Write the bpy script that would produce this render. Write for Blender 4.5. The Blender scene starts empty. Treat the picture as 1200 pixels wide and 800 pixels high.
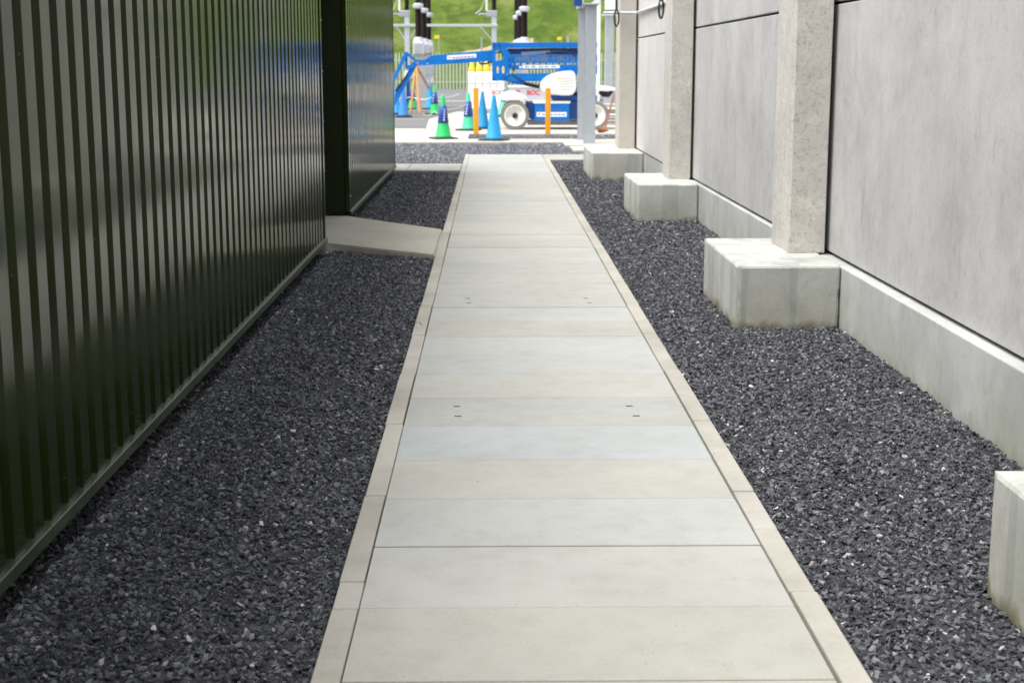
import bpy, bmesh, math, random
from mathutils import Vector, Matrix
from mathutils.noise import noise as pnoise
random.seed(7)
C = bpy.context.scene.collection
SC = bpy.context.scene

# ---------------------------------------------------------------- camera
F, H = 1700.0, 1.65                     # focal length in 1200-px units, eye height
dv = Vector((-24 / F, 323 / F, -1)).normalized()
up = Vector((0, -dv.z, dv.y)).normalized()
rt = dv.cross(up)
ROT = Matrix((rt, dv, up))
cam_d = bpy.data.cameras.new('camera')
cam = bpy.data.objects.new('camera', cam_d)
C.objects.link(cam)
cam.matrix_world = Matrix.Translation((0, 0, H)) @ ROT.to_4x4()
cam_d.sensor_width = 36
cam_d.lens = 36 * F / 1200
cam_d.clip_start = 0.05
cam_d.clip_end = 2000
cam_d.dof.use_dof = True
cam_d.dof.focus_distance = 6.2
cam_d.dof.aperture_fstop = 5.6
SC.camera = cam

def at(u, v, Y):
    """point of the upright plane Y metres ahead that a sight line reaches (surveying helper)"""
    d = ROT @ Vector(((u - 600) / F, (400 - v) / F, -1))
    t = Y / d.y
    return Vector((d.x * t, Y, H + d.z * t))

# ---------------------------------------------------------------- light
SUN_DIR = Vector((-0.38, -0.16, 0.90)).normalized()
w = bpy.data.worlds.new('World')
SC.world = w
w.use_nodes = True
nt = w.node_tree
nt.nodes.clear()
sky = nt.nodes.new('ShaderNodeTexSky')
sky.sky_type = 'NISHITA'
sky.sun_disc = False
sky.sun_elevation = math.asin(SUN_DIR.z)
sky.sun_rotation = math.atan2(SUN_DIR.x, SUN_DIR.y)
sky.dust_density = 3.0
sky.ozone_density = 1.0
hs = nt.nodes.new('ShaderNodeHueSaturation')
hs.inputs['Saturation'].default_value = 0.22
bgn = nt.nodes.new('ShaderNodeBackground')
bgn.inputs['Strength'].default_value = 0.15
wo = nt.nodes.new('ShaderNodeOutputWorld')
nt.links.new(sky.outputs[0], hs.inputs['Color'])
nt.links.new(hs.outputs[0], bgn.inputs[0])
nt.links.new(bgn.outputs[0], wo.inputs[0])
sd = bpy.data.lights.new('sun', 'SUN')
sd.energy = 1.1
sd.angle = math.radians(35)
sd.color = (1.0, 0.98, 0.955)
so = bpy.data.objects.new('sun', sd)
C.objects.link(so)
so.rotation_euler = SUN_DIR.to_track_quat('Z', 'Y').to_euler()
so.location = (0, 0, 30)
SC.view_settings.view_transform = 'Standard'
SC.view_settings.look = 'None'
SC.view_settings.gamma = 1
SC.view_settings.exposure = 1.22
SC.render.engine = 'CYCLES'

# ---------------------------------------------------------------- materials
def s2l(c):
    return tuple(((v / 255) / 12.92 if v / 255 <= 0.04045 else (((v / 255) + 0.055) / 1.055) ** 2.4) for v in c)

class NB:
    def __init__(s, name):
        s.m = bpy.data.materials.new(name)
        s.m.use_nodes = True
        s.t = s.m.node_tree
        s.b = s.t.nodes['Principled BSDF']
    def n(s, typ, **kw):
        nd = s.t.nodes.new(typ)
        for k, v in kw.items():
            if k in nd.inputs.keys():
                nd.inputs[k].default_value = v
            else:
                setattr(nd, k, v)
        return nd
    def l(s, a, b):
        s.t.links.new(a, b)
    def coords(s, scale=(1, 1, 1), space='Object'):
        tc = s.n('ShaderNodeTexCoord')
        mp = s.n('ShaderNodeMapping')
        mp.inputs['Scale'].default_value = scale
        s.l(tc.outputs[space], mp.inputs[0])
        return mp.outputs[0]
    def noise(s, sc, scale=(1, 1, 1), detail=5, rough=0.6, lo=0.35, hi=0.65, dist=0.0):
        v = s.coords(scale)
        nz = s.n('ShaderNodeTexNoise', Scale=sc, Detail=detail, Roughness=rough, Distortion=dist)
        s.l(v, nz.inputs['Vector'])
        mr = s.n('ShaderNodeMapRange')
        mr.inputs['From Min'].default_value = lo
        mr.inputs['From Max'].default_value = hi
        s.l(nz.outputs[0], mr.inputs[0])
        return mr.outputs[0], nz.outputs[0]
    def mix(s, fac, a, b, mode='MIX', k=1.0):
        mx = s.n('ShaderNodeMix', data_type='RGBA', blend_type=mode)
        if isinstance(fac, (int, float)):
            mx.inputs[0].default_value = fac
        else:
            if k != 1.0:
                mu = s.n('ShaderNodeMath', operation='MULTIPLY')
                mu.inputs[1].default_value = k
                s.l(fac, mu.inputs[0])
                fac = mu.outputs[0]
            s.l(fac, mx.inputs[0])
        for i, c in ((6, a), (7, b)):
            if isinstance(c, tuple):
                mx.inputs[i].default_value = (c[0], c[1], c[2], 1)
            else:
                s.l(c, mx.inputs[i])
        return mx.outputs[2]
    def bump(s, h, strength=0.3, dist=0.01, prev=None):
        bp = s.n('ShaderNodeBump', Strength=strength, Distance=dist)
        s.l(h, bp.inputs['Height'])
        if prev is not None:
            s.l(prev, bp.inputs['Normal'])
        s.l(bp.outputs[0], s.b.inputs['Normal'])
        return bp.outputs[0]

def plain(name, col, rough=0.5, metal=0.0, var=0.12, sc=6, bump=0.0, spec=0.5):
    k = NB(name)
    f, raw = k.noise(sc)
    dark = tuple(c * (1 - var) for c in col)
    lite = tuple(min(1, c * (1 + var)) for c in col)
    k.l(k.mix(f, dark, lite), k.b.inputs['Base Color'])
    k.b.inputs['Roughness'].default_value = rough
    k.b.inputs['Metallic'].default_value = metal
    k.b.inputs['Specular IOR Level'].default_value = spec
    if bump:
        k.bump(raw, bump, 0.01)
    return k.m

def concrete(name, col, streak=0.0, blotch=0.15, pits=0.15, foot=False, bump=0.25, use_color=False, rough=0.85, rust=0.0, fine=90, speck=0.0, drip=0.0):
    """cast concrete: broad blotches, vertical run marks, sand grain, pin holes, optional damp and algae at the foot"""
    k = NB(name)
    base = col
    if use_color:
        oi = k.n('ShaderNodeObjectInfo')
        base = oi.outputs['Color']
    f1, r1 = k.noise(1.3, detail=6, lo=0.38, hi=0.62)
    c = k.mix(f1, base, k.mix(1.0, base, (1 - blotch,) * 3, 'MULTIPLY'))
    f2, r2 = k.noise(7, detail=8, rough=0.7, lo=0.45, hi=0.7)
    c = k.mix(f2, c, k.mix(1.0, c, (0.86, 0.85, 0.82), 'MULTIPLY'), k=0.7)
    if streak:
        f3, r3 = k.noise(3.2, scale=(1.6, 1.6, 0.22), detail=6, rough=0.65, lo=0.53, hi=0.70, dist=0.25)
        c = k.mix(f3, c, k.mix(1.0, c, (0.82, 0.82, 0.83), 'MULTIPLY'), k=streak * 0.35)
        f4, r4 = k.noise(9, scale=(1.4, 1.4, 0.07), detail=3, lo=0.58, hi=0.72)
        c = k.mix(f4, c, k.mix(1.0, c, (1.08, 1.07, 1.05), 'MULTIPLY'), k=streak * 0.22)
        f5, r5 = k.noise(1.3, scale=(1, 1, 0.8), detail=7, rough=0.7, lo=0.46, hi=0.64, dist=0.5)
        c = k.mix(f5, c, k.mix(1.0, c, (0.86, 0.855, 0.86), 'MULTIPLY'), k=streak)
        f8, r8 = k.noise(6, scale=(1.2, 1.2, 0.55), detail=7, rough=0.75, lo=0.56, hi=0.68, dist=0.6)
        c = k.mix(f8, c, k.mix(1.0, c, (0.84, 0.81, 0.79), 'MULTIPLY'), k=streak)
        f9, r9 = k.noise(2.4, scale=(1.2, 1.2, 0.8), detail=6, rough=0.7, lo=0.56, hi=0.7, dist=0.3)
        c = k.mix(f9, c, k.mix(1.0, c, (1.07, 1.065, 1.06), 'MULTIPLY'), k=streak)
    if rust:
        f6, r6 = k.noise(13, scale=(1.3, 1.3, 0.18), detail=4, lo=0.69, hi=0.78)
        c = k.mix(f6, c, k.mix(1.0, c, (1.0, 0.83, 0.62), 'MULTIPLY'), k=rust)
    fg, rg = k.noise(fine, detail=3, rough=0.7, lo=0.3, hi=0.7)
    c = k.mix(fg, c, k.mix(1.0, c, (0.9, 0.9, 0.89), 'MULTIPLY'))
    if drip:
        # long soft runs and bruised rubbed patches of their own shape
        fd, rd = k.noise(1.7, scale=(3.2, 3.2, 0.40), detail=6, rough=0.7, lo=0.62, hi=0.72, dist=0.3)
        c = k.mix(fd, c, k.mix(1.0, c, (0.76, 0.75, 0.76), 'MULTIPLY'), k=drip)
        fe, re = k.noise(15, scale=(1.2, 1.2, 0.6), detail=3, rough=0.6, lo=0.66, hi=0.72)
        c = k.mix(fe, c, k.mix(1.0, c, (0.74, 0.70, 0.67), 'MULTIPLY'), k=drip)
    if foot is True:
        fb, rb = k.noise(2.3, scale=(1.6, 1.6, 0.03), detail=1, lo=0.53, hi=0.545, dist=0.1)
        c = k.mix(fb, c, k.mix(1.0, c, (0.80, 0.82, 0.83), 'MULTIPLY'), k=0.8)
    if speck:
        fs, rs_ = k.noise(34, detail=4, rough=0.8, lo=0.54, hi=0.62)
        c = k.mix(fs, c, k.mix(1.0, c, (0.74, 0.72, 0.69), 'MULTIPLY'), k=speck)
        ft, rt_ = k.noise(6, detail=7, rough=0.8, lo=0.54, hi=0.62)
        c = k.mix(ft, c, k.mix(1.0, c, (1.18, 1.17, 1.14), 'MULTIPLY'), k=speck)
    if pits:
        vo = k.n('ShaderNodeTexVoronoi', Scale=38.0)
        k.l(k.coords(), vo.inputs['Vector'])
        mr = k.n('ShaderNodeMapRange')
        mr.inputs['From Min'].default_value = 0.13
        mr.inputs['From Max'].default_value = 0.07
        k.l(vo.outputs['Distance'], mr.inputs[0])
        gate, _ = k.noise(5, lo=0.5, hi=0.6)
        mu = k.n('ShaderNodeMath', operation='MULTIPLY')
        k.l(mr.outputs[0], mu.inputs[0]); k.l(gate, mu.inputs[1])
        c = k.mix(mu.outputs[0], c, k.mix(1.0, c, (0.55, 0.53, 0.5), 'MULTIPLY'), k=min(1, pits * 3))
    if foot:
        sx = k.n('ShaderNodeSeparateXYZ')
        k.l(k.coords(), sx.inputs[0])
        nz, raw = k.noise(6, scale=(1, 1, 0.5), detail=5, lo=0.3, hi=0.7)
        ad = k.n('ShaderNodeMath', operation='MULTIPLY_ADD')
        k.l(nz, ad.inputs[0]); ad.inputs[1].default_value = -0.10; k.l(sx.outputs[2], ad.inputs[2])
        mr = k.n('ShaderNodeMapRange')
        mr.inputs['From Min'].default_value = -0.035
        mr.inputs['From Max'].default_value = -0.095
        k.l(ad.outputs[0], mr.inputs[0])
        c = k.mix(mr.outputs[0], c, (0.14, 0.11, 0.035), k=0.75 * float(foot))
        g2 = k.n('ShaderNodeMapRange')
        g2.inputs['From Min'].default_value = 0.30
        g2.inputs['From Max'].default_value = -0.1
        k.l(sx.outputs[2], g2.inputs[0])
        f7, _ = k.noise(2.6, scale=(1.3, 1.3, 0.2), detail=4, lo=0.42, hi=0.6)
        mu = k.n('ShaderNodeMath', operation='MULTIPLY')
        k.l(g2.outputs[0], mu.inputs[0]); k.l(f7, mu.inputs[1])
        c = k.mix(mu.outputs[0], c, k.mix(1.0, c, (0.88, 0.87, 0.76), 'MULTIPLY'))
    k.l(c, k.b.inputs['Base Color'])
    k.b.inputs['Roughness'].default_value = rough
    k.b.inputs['Specular IOR Level'].default_value = 0.3
    b = k.bump(rg, bump * 0.5, 0.002)
    k.bump(r2, bump, 0.006, b)
    return k.m

M = {}
M['slab'] = concrete('path slab concrete', (0.5, 0.5, 0.46), use_color=True, blotch=0.08, pits=0.5, bump=0.22, fine=120, rust=0.5)
M['edging'] = concrete('edging concrete', (0.5, 0.48, 0.42), use_color=True, blotch=0.20, pits=0.3, bump=0.3, rust=0.5, fine=110)
M['panel'] = concrete('wall panel concrete', s2l((193, 192, 191)), streak=0.9, blotch=0.10, pits=0.3, rust=0.6, bump=0.4, speck=0.22, fine=60, drip=0.8)
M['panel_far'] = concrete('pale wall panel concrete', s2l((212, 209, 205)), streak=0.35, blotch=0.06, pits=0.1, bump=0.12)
M['column'] = concrete('column concrete', s2l((206, 202, 195)), streak=0.15, blotch=0.14, pits=0.5, bump=1.2, rust=0.6, fine=65, speck=1.0)
M['column_smooth'] = concrete('smooth column concrete', s2l((203, 197, 188)), streak=0.25, blotch=0.08, pits=0.2, bump=0.2, rust=0.5)
M['footing'] = concrete('footing concrete', s2l((199, 200, 193)), streak=0.9, blotch=0.14, pits=0.5, foot=True, bump=0.3, speck=0.25)
M['plinth'] = concrete('plinth concrete', s2l((192, 194, 190)), streak=0.9, blotch=0.14, pits=0.4, foot=0.35, bump=0.15)
M['ramp'] = concrete('ramp concrete', s2l((176, 172, 159)), blotch=0.12, pits=0.1, bump=0.25)
M['apron'] = concrete('yard concrete', s2l((198, 191, 180)), blotch=0.12, pits=0.0, bump=0.1)
M['gap'] = plain('dark fill for joints and shade', (0.02, 0.02, 0.02), 0.9)
M['galv'] = plain('galvanised steel', (0.40, 0.43, 0.45), 0.55, 0.35, var=0.05, sc=7)
M['galv_lite'] = plain('pale galvanised steel', (0.55, 0.57, 0.60), 0.55, 0.2, var=0.06, sc=9)
M['brown'] = plain('brown glazed porcelain', (0.010, 0.0025, 0.002), 0.55, spec=0.2)
M['white'] = plain('white paint', (0.84, 0.84, 0.82), 0.4, var=0.03)
M['cowl'] = plain('cream moulded plastic', (0.84, 0.84, 0.79), 0.35, var=0.03)
M['blue'] = plain('blue machine paint', (0.001, 0.15, 0.52), 0.5, var=0.10, sc=3, spec=0.25)
M['blue_dark'] = plain('navy machine paint', (0.003, 0.055, 0.24), 0.4, var=0.1)
M['black'] = plain('black rubber', (0.015, 0.015, 0.016), 0.6)
M['tyre'] = plain('grey tyre rubber', (0.22, 0.215, 0.20), 0.85, var=0.15, sc=20)
M['grey_print'] = plain('grey lettering', (0.13, 0.16, 0.20), 0.5)
M['red_print'] = plain('red lettering', (0.62, 0.03, 0.05), 0.5)
M['yellow'] = plain('yellow cylinder paint', (0.80, 0.62, 0.03), 0.4)
M['orange'] = plain('orange post paint', (0.85, 0.36, 0.01), 0.6, var=0.06)
M['cone_blue'] = plain('sky blue cone plastic', (0.01, 0.30, 0.62), 0.45, var=0.05)
M['cone_mid'] = plain('faded blue cone plastic', (0.03, 0.22, 0.55), 0.45, var=0.05)
M['cone_green'] = plain('bright green cone plastic', (0.02, 0.50, 0.12), 0.45, var=0.05)
M['cone_mint'] = plain('mint green cone plastic', (0.06, 0.55, 0.30), 0.45, var=0.05)
M['sleeve'] = plain('navy cone sleeve', (0.01, 0.055, 0.30), 0.4, var=0.05)
M['timber'] = plain('orange brown timber', (0.55, 0.27, 0.09), 0.7, var=0.2, sc=15)
M['rust'] = plain('rusty iron', (0.28, 0.12, 0.06), 0.9, var=0.2, sc=15)
M['fence'] = plain('fence galvanising', (0.52, 0.55, 0.47), 0.6, 0.1, var=0.08, sc=4)
M['sign'] = plain('yellow sign face', (0.85, 0.65, 0.02), 0.5)
M['orange_mark'] = plain('orange logo print', (0.80, 0.30, 0.05), 0.5)

def green_paint():
    k = NB('olive green coated steel')
    f, raw = k.noise(0.9, scale=(1, 1, 0.35), detail=4)
    c = k.mix(f, (0.016, 0.024, 0.004), (0.021, 0.031, 0.006))
    f2, r2 = k.noise(60, scale=(1, 1, 0.5), detail=2, lo=0.72, hi=0.76)
    c = k.mix(f2, c, (0.12, 0.14, 0.10), k=0.5)
    k.l(c, k.b.inputs['Base Color'])
    k.b.inputs['Specular IOR Level'].default_value = 0.23
    fr, rr = k.noise(5, scale=(1, 1, 0.2), detail=3)
    mr = k.n('ShaderNodeMapRange')
    mr.inputs['To Min'].default_value = 0.10
    mr.inputs['To Max'].default_value = 0.17
    k.l(fr, mr.inputs[0])
    k.l(mr.outputs[0], k.b.inputs['Roughness'])
    _, r3 = k.noise(2.2, scale=(1, 1, 0.25), detail=2)
    k.bump(r3, 0.05, 0.006)
    return k.m
M['green'] = green_paint()
def green_trim():
    k = NB('dusty olive green flashing')
    f, raw = k.noise(8, scale=(1, 0.3, 1), detail=5)
    k.l(k.mix(f, (0.03, 0.042, 0.022), (0.06, 0.075, 0.048)), k.b.inputs['Base Color'])
    k.b.inputs['Roughness'].default_value = 0.4
    return k.m
M['trim'] = green_trim()
M['green_plain'] = plain('flat olive green steel', (0.010, 0.016, 0.003), 0.55, var=0.1, sc=2, spec=0.2)

def stone_mat(name, shift=1.0, base_only=False):
    k = NB(name)
    oi = k.n('ShaderNodeObjectInfo')
    cr = k.n('ShaderNodeValToRGB')
    e = cr.color_ramp.elements
    e[0].position = 0.0; e[0].color = (0.030, 0.031, 0.036, 1)
    e[1].position = 1.0; e[1].color = (0.62, 0.60, 0.56, 1)
    for p, c in ((0.25, (0.042, 0.043, 0.048)), (0.5, (0.074, 0.076, 0.083)), (0.75, (0.115, 0.119, 0.130)), (0.93, (0.165, 0.17, 0.182)), (0.975, (0.22, 0.215, 0.205)), (0.994, (0.36, 0.34, 0.31)), (0.9975, (0.55, 0.54, 0.52)), (0.998, (0.40, 0.14, 0.05)), (0.9986, (0.40, 0.14, 0.05)), (0.999, (0.6, 0.6, 0.58))):
        x = e.new(p); x.color = (c[0] * shift, c[1] * shift, c[2] * shift, 1)
    if base_only:
        vo = k.n('ShaderNodeTexVoronoi', Scale=48.0)
        k.l(k.coords(), vo.inputs['Vector'])
        sp = k.n('ShaderNodeSeparateColor')
        k.l(vo.outputs['Color'], sp.inputs[0])
        mu = k.n('ShaderNodeMath', operation='MULTIPLY'); mu.inputs[1].default_value = 0.96
        k.l(sp.outputs[0], mu.inputs[0])
        k.l(mu.outputs[0], cr.inputs[0])
        c = cr.outputs[0]
        bp = k.bump(vo.outputs['Distance'], 0.8, 0.02)
    else:
        k.l(oi.outputs['Random'], cr.inputs[0])
        f, raw = k.noise(70, detail=4)
        c = k.mix(f, cr.outputs[0], k.mix(1.0, cr.outputs[0], (0.72, 0.72, 0.74), 'MULTIPLY'))
        k.bump(raw, 0.5, 0.003)
    k.l(c, k.b.inputs['Base Color'])
    k.b.inputs['Roughness'].default_value = 0.8
    k.b.inputs['Specular IOR Level'].default_value = 0.35
    return k.m
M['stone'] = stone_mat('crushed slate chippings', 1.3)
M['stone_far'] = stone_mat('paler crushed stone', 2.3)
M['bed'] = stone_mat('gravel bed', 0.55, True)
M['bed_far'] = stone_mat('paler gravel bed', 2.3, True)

def tarmac(name, a, b):
    k = NB(name)
    f, raw = k.noise(0.25, detail=6, scale=(0.5, 1, 1))
    c = k.mix(f, a, b)
    f2, r2 = k.noise(25, detail=3)
    c = k.mix(f2, c, k.mix(1.0, c, (0.75,) * 3, 'MULTIPLY'))
    k.l(c, k.b.inputs['Base Color'])
    k.b.inputs['Roughness'].default_value = 0.9
    k.bump(r2, 0.3, 0.01)
    return k.m
M['yard'] = tarmac('grey stone yard', (0.15, 0.15, 0.155), (0.20, 0.198, 0.20))
M['yard_dark'] = tarmac('darker stone yard', (0.13, 0.13, 0.135), (0.17, 0.168, 0.17))
def grass():
    k = NB('hill grass')
    f, raw = k.noise(0.16, detail=8, rough=0.7, scale=(1, 0.6, 1), lo=0.42, hi=0.58)
    c = k.mix(f, (0.080, 0.130, 0.020), (0.120, 0.162, 0.032))
    f2, r2 = k.noise(0.8, detail=6, rough=0.75, lo=0.45, hi=0.58)
    c = k.mix(f2, c, (0.050, 0.085, 0.016), k=0.8)
    f3, r3 = k.noise(0.22, detail=4, lo=0.56, hi=0.68)
    c = k.mix(f3, c, (0.24, 0.24, 0.08), k=0.5)
    k.l(c, k.b.inputs['Base Color'])
    k.b.inputs['Roughness'].default_value = 1.0
    k.b.inputs['Specular IOR Level'].default_value = 0.1
    k.bump(r2, 0.6, 0.3)
    return k.m
M['grass'] = grass()
M['soil'] = plain('worn earth track', (0.33, 0.27, 0.16), 0.95, var=0.25, sc=0.6)
M['ground'] = plain('bare ground', (0.12, 0.115, 0.10), 0.95, var=0.2, sc=0.5)

# ---------------------------------------------------------------- mesh helpers
def link(name, bm, mat, parent=None, smooth=False):
    me = bpy.data.meshes.new(name)
    bm.to_mesh(me)
    bm.free()
    if smooth:
        for p in me.polygons: p.use_smooth = True
    if mat is not None: me.materials.append(mat)
    o = bpy.data.objects.new(name, me)
    C.objects.link(o)
    if parent is not None: o.parent = parent
    return o

def tag(o, label=None, cat=None, group=None, kind=None):
    if label: o['label'] = label
    if cat: o['category'] = cat
    if group: o['group'] = group
    if kind: o['kind'] = kind
    return o

def thing(name, label, cat, loc=(0, 0, 0), group=None):
    o = bpy.data.objects.new(name, None)
    C.objects.link(o)
    o.location = loc
    o.empty_display_size = 0.2
    return tag(o, label, cat, group)

def under(o, t):
    """parent a mesh made in world coordinates to a thing standing somewhere else"""
    o.parent = t
    o.matrix_parent_inverse = Matrix.Translation(-t.location)
    return o

def dup(o, loc, label=None, swap=None):
    c = o.copy(); C.objects.link(c); c.location = loc
    if label: c['label'] = label
    for ch in list(o.children):
        d = ch.copy(); C.objects.link(d); d.parent = c
        for g in list(ch.children):
            e = g.copy(); C.objects.link(e); e.parent = d
    return c

def box(bm, x0, x1, y0, y1, z0, z1, bev=0.0, seg=1):
    r = bmesh.ops.create_cube(bm, size=1)
    vs = r['verts']
    for v in vs:
        v.co = Vector(((x0 + x1) / 2 + v.co.x * (x1 - x0), (y0 + y1) / 2 + v.co.y * (y1 - y0), (z0 + z1) / 2 + v.co.z * (z1 - z0)))
    if bev:
        es = list({e for v in vs for e in v.link_edges})
        bmesh.ops.bevel(bm, geom=es, offset=bev, segments=seg, affect='EDGES', profile=0.5)
    return vs

def boxo(name, mat, x0, x1, y0, y1, z0, z1, bev=0.0, seg=1, parent=None):
    bm = bmesh.new()
    box(bm, x0, x1, y0, y1, z0, z1, bev, seg)
    return link(name, bm, mat, parent)

def prism(bm, pts, y0, y1):
    """closed outline in the XZ plane given as (x, z), from y0 to y1"""
    a = [bm.verts.new((p[0], y0, p[1])) for p in pts]
    b = [bm.verts.new((p[0], y1, p[1])) for p in pts]
    bm.faces.new(a); bm.faces.new(list(reversed(b)))
    n = len(pts)
    for i in range(n):
        bm.faces.new((a[i], b[i], b[(i + 1) % n], a[(i + 1) % n]))
    bmesh.ops.recalc_face_normals(bm, faces=bm.faces)

def poly_flat(bm, pts, z0, z1):
    a = [bm.verts.new((p[0], p[1], z0)) for p in pts]
    b = [bm.verts.new((p[0], p[1], z1)) for p in pts]
    bm.faces.new(a); bm.faces.new(list(reversed(b)))
    n = len(pts)
    for i in range(n):
        bm.faces.new((a[i], b[i], b[(i + 1) % n], a[(i + 1) % n]))
    bmesh.ops.recalc_face_normals(bm, faces=bm.faces)

def tube(bm, pts, r, seg=8, cap=True):
    pts = [Vector(p) for p in pts]
    rings = []
    for i, p in enumerate(pts):
        if i == 0: d = pts[1] - pts[0]
        elif i == len(pts) - 1: d = pts[-1] - pts[-2]
        else: d = (pts[i + 1] - pts[i - 1])
        d.normalize()
        ref = Vector((0, 0, 1)) if abs(d.z) < 0.9 else Vector((1, 0, 0))
        u = d.cross(ref).normalized(); v = d.cross(u)
        rr = r[i] if isinstance(r, (list, tuple)) else r
        rings.append([bm.verts.new(p + (u * math.cos(2 * math.pi * k / seg) + v * math.sin(2 * math.pi * k / seg)) * rr) for k in range(seg)])
    for a, b in zip(rings, rings[1:]):
        for k in range(seg):
            bm.faces.new((a[k], a[(k + 1) % seg], b[(k + 1) % seg], b[k]))
    if cap:
        bm.faces.new(rings[0]); bm.faces.new(list(reversed(rings[-1])))
    bmesh.ops.recalc_face_normals(bm, faces=bm.faces)

def lathe(bm, prof, c=(0, 0, 0), seg=16, axis='z'):
    rings = []
    for r, h in prof:
        ring = []
        for k in range(seg):
            a = 2 * math.pi * k / seg
            if axis == 'z': p = Vector((r * math.cos(a), r * math.sin(a), h))
            else: p = Vector((r * math.cos(a), h, r * math.sin(a)))
            ring.append(bm.verts.new(p + Vector(c)))
        rings.append(ring)
    for a, b in zip(rings, rings[1:]):
        for k in range(seg):
            bm.faces.new((a[k], a[(k + 1) % seg], b[(k + 1) % seg], b[k]))
    bm.faces.new(rings[0]); bm.faces.new(list(reversed(rings[-1])))
    bmesh.ops.recalc_face_normals(bm, faces=bm.faces)

def strip(name, mat, pts, top, thick=0.12):
    bm = bmesh.new(); poly_flat(bm, pts, top - thick, top)
    return tag(link(name, bm, mat), kind='structure')

# ---------------------------------------------------------------- the ground
bm = bmesh.new()
vs = [bm.verts.new(p) for p in ((-400, -60, -0.16), (400, -60, -0.16), (400, 700, -0.16), (-400, 700, -0.16))]
bm.faces.new(vs)
tag(link('ground', bm, M['ground']), kind='structure')

strip('yard', M['yard'], [(-40, 54.5), (40, 54.5), (40, 106), (-40, 106)], -0.004)
strip('yard', M['yard_dark'], [(-40, 46.18), (-2.0, 46.18), (-1.28, 53.6), (40, 53.6), (40, 54.5), (-40, 54.5)], -0.008)
strip('yard', M['yard'], [(-40, 39.1), (-1.76, 39.1), (-1.99, 46.02), (-40, 46.02)], -0.006)
# lines of kerb lying in the yard
strip('kerb', M['apron'], [(-40, 45.98), (-2.02, 46.02), (-2.02, 46.18), (-40, 46.18)], 0.0)
strip('kerb', M['apron'], [(-30, 68.4), (-0.6, 68.9), (-0.6, 69.8), (-30, 69.3)], 0.01)
strip('road', M['apron'], [(-1.75, 36.0), (40, 36.0), (40, 53.5), (-1.25, 53.6), (-1.98, 46.18), (-1.755, 39.1)], 0.0)
strip('pavement', M['apron'], [(-40, 33.6), (-0.55, 33.6), (-0.55, 36.0), (-1.76, 36.0), (-1.76, 39.1), (-40, 39.1)], 0.004)
strip('pavement', M['apron'], [(-40, 32.0), (20, 32.0), (20, 33.4), (-0.55, 33.4), (-0.55, 33.6), (-40, 33.6)], 0.006)
# strips running off the path
def row(name, x0, x1, y0, y1, top, n, parent):
    for i in range(n):
        a = x0 + (x1 - x0) * i / n; b = x0 + (x1 - x0) * (i + 1) / n
        o = boxo(name, M['edging'], a + 0.003, b - 0.003, y0, y1, top - 0.12, top, 0.006, 1, parent)
        t = random.uniform(0.93, 1.05)
        o.color = (0.40 * t, 0.39 * t, 0.35 * t, 1)
path = tag(bpy.data.objects.new('path', None), kind='structure'); C.objects.link(path)
row('kerb_stone', -6.6, -0.505, 23.4, 25.0, 0.0, 7, path)
row('kerb_stone', 0.946, 6.5, 26.1, 27.62, 0.0, 6, path)

# slabs of the path
JY = [1.43, 1.99, 2.56, 3.14, 3.722, 4.271, 4.853, 5.417, 5.985, 6.574, 7.158, 7.735, 8.29, 8.855, 9.40, 9.957, 10.53, 11.085, 11.66, 12.27, 12.82, 13.33, 13.86, 14.37, 15.0, 15.66]
while JY[-1] < 27.0: JY.append(JY[-1] + 0.575)
JY[-1] = 27.62
TONE = {5: (203, 200, 187), 4: (201, 198, 184), 6: (208, 206, 198), 7: (206, 208, 202), 8: (208, 205, 194), 9: (202, 208, 208), 10: (197, 198, 191), 11: (208, 206, 196), 12: (206, 208, 203), 13: (212, 213, 208), 14: (203, 201, 190), 15: (207, 208, 203), 16: (205, 203, 194), 17: (204, 205, 199), 18: (206, 204, 195)}
WIDE = {4, 6, 7, 10, 13, 15, 17, 19, 21, 23, 25, 29, 33}     # joints that stand open
for i in range(len(JY) - 1):
    y0, y1 = JY[i], JY[i + 1]
    wd = 0.0030 + 0.00035 * i
    g0 = wd if i in WIDE else 0.0012
    g1 = wd if i + 1 in WIDE else 0.0012
    z = 0.0 + random.uniform(-0.0015, 0.0015)
    bm = bmesh.new()
    box(bm, -0.414, 0.940, y0 + g0, y1 - g1, -0.07, z, 0.0028, 1)
    s = link('slab', bm, M['slab'], path)
    t = TONE.get(i + 1)
    if t is None:
        v = random.uniform(-6, 5); wv = random.choice((-1, 1)) * random.uniform(1, 4)
        t = (207 + v + wv, 206 + v, 198 + v - wv)
    l = s2l(t)
    av = (0.61, 0.615, 0.58)
    s.color = tuple((av[q] + (l[q] - av[q]) * 0.68) * 0.665 for q in range(3)) + (1,)
    if i + 1 in (10, 16, 3):
        ym = (y0 + y1) / 2
        for (sx, sy) in ((-0.165, -0.10), (-0.175, 0.105), (0.69, -0.105), (0.675, 0.10)):
            b2 = bmesh.new()
            box(b2, sx - 0.0165, sx + 0.0165, ym + sy - 0.008, ym + sy + 0.008, z - 0.01, z + 0.0012, 0.0)
            link('lifting_slot', b2, M['gap'], s)
# mortar bed that closes the joints from below
boxo('slab_bed', M['gap'], -0.417, 0.943, 1.43, 27.6, -0.09, -0.03, parent=path)

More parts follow.
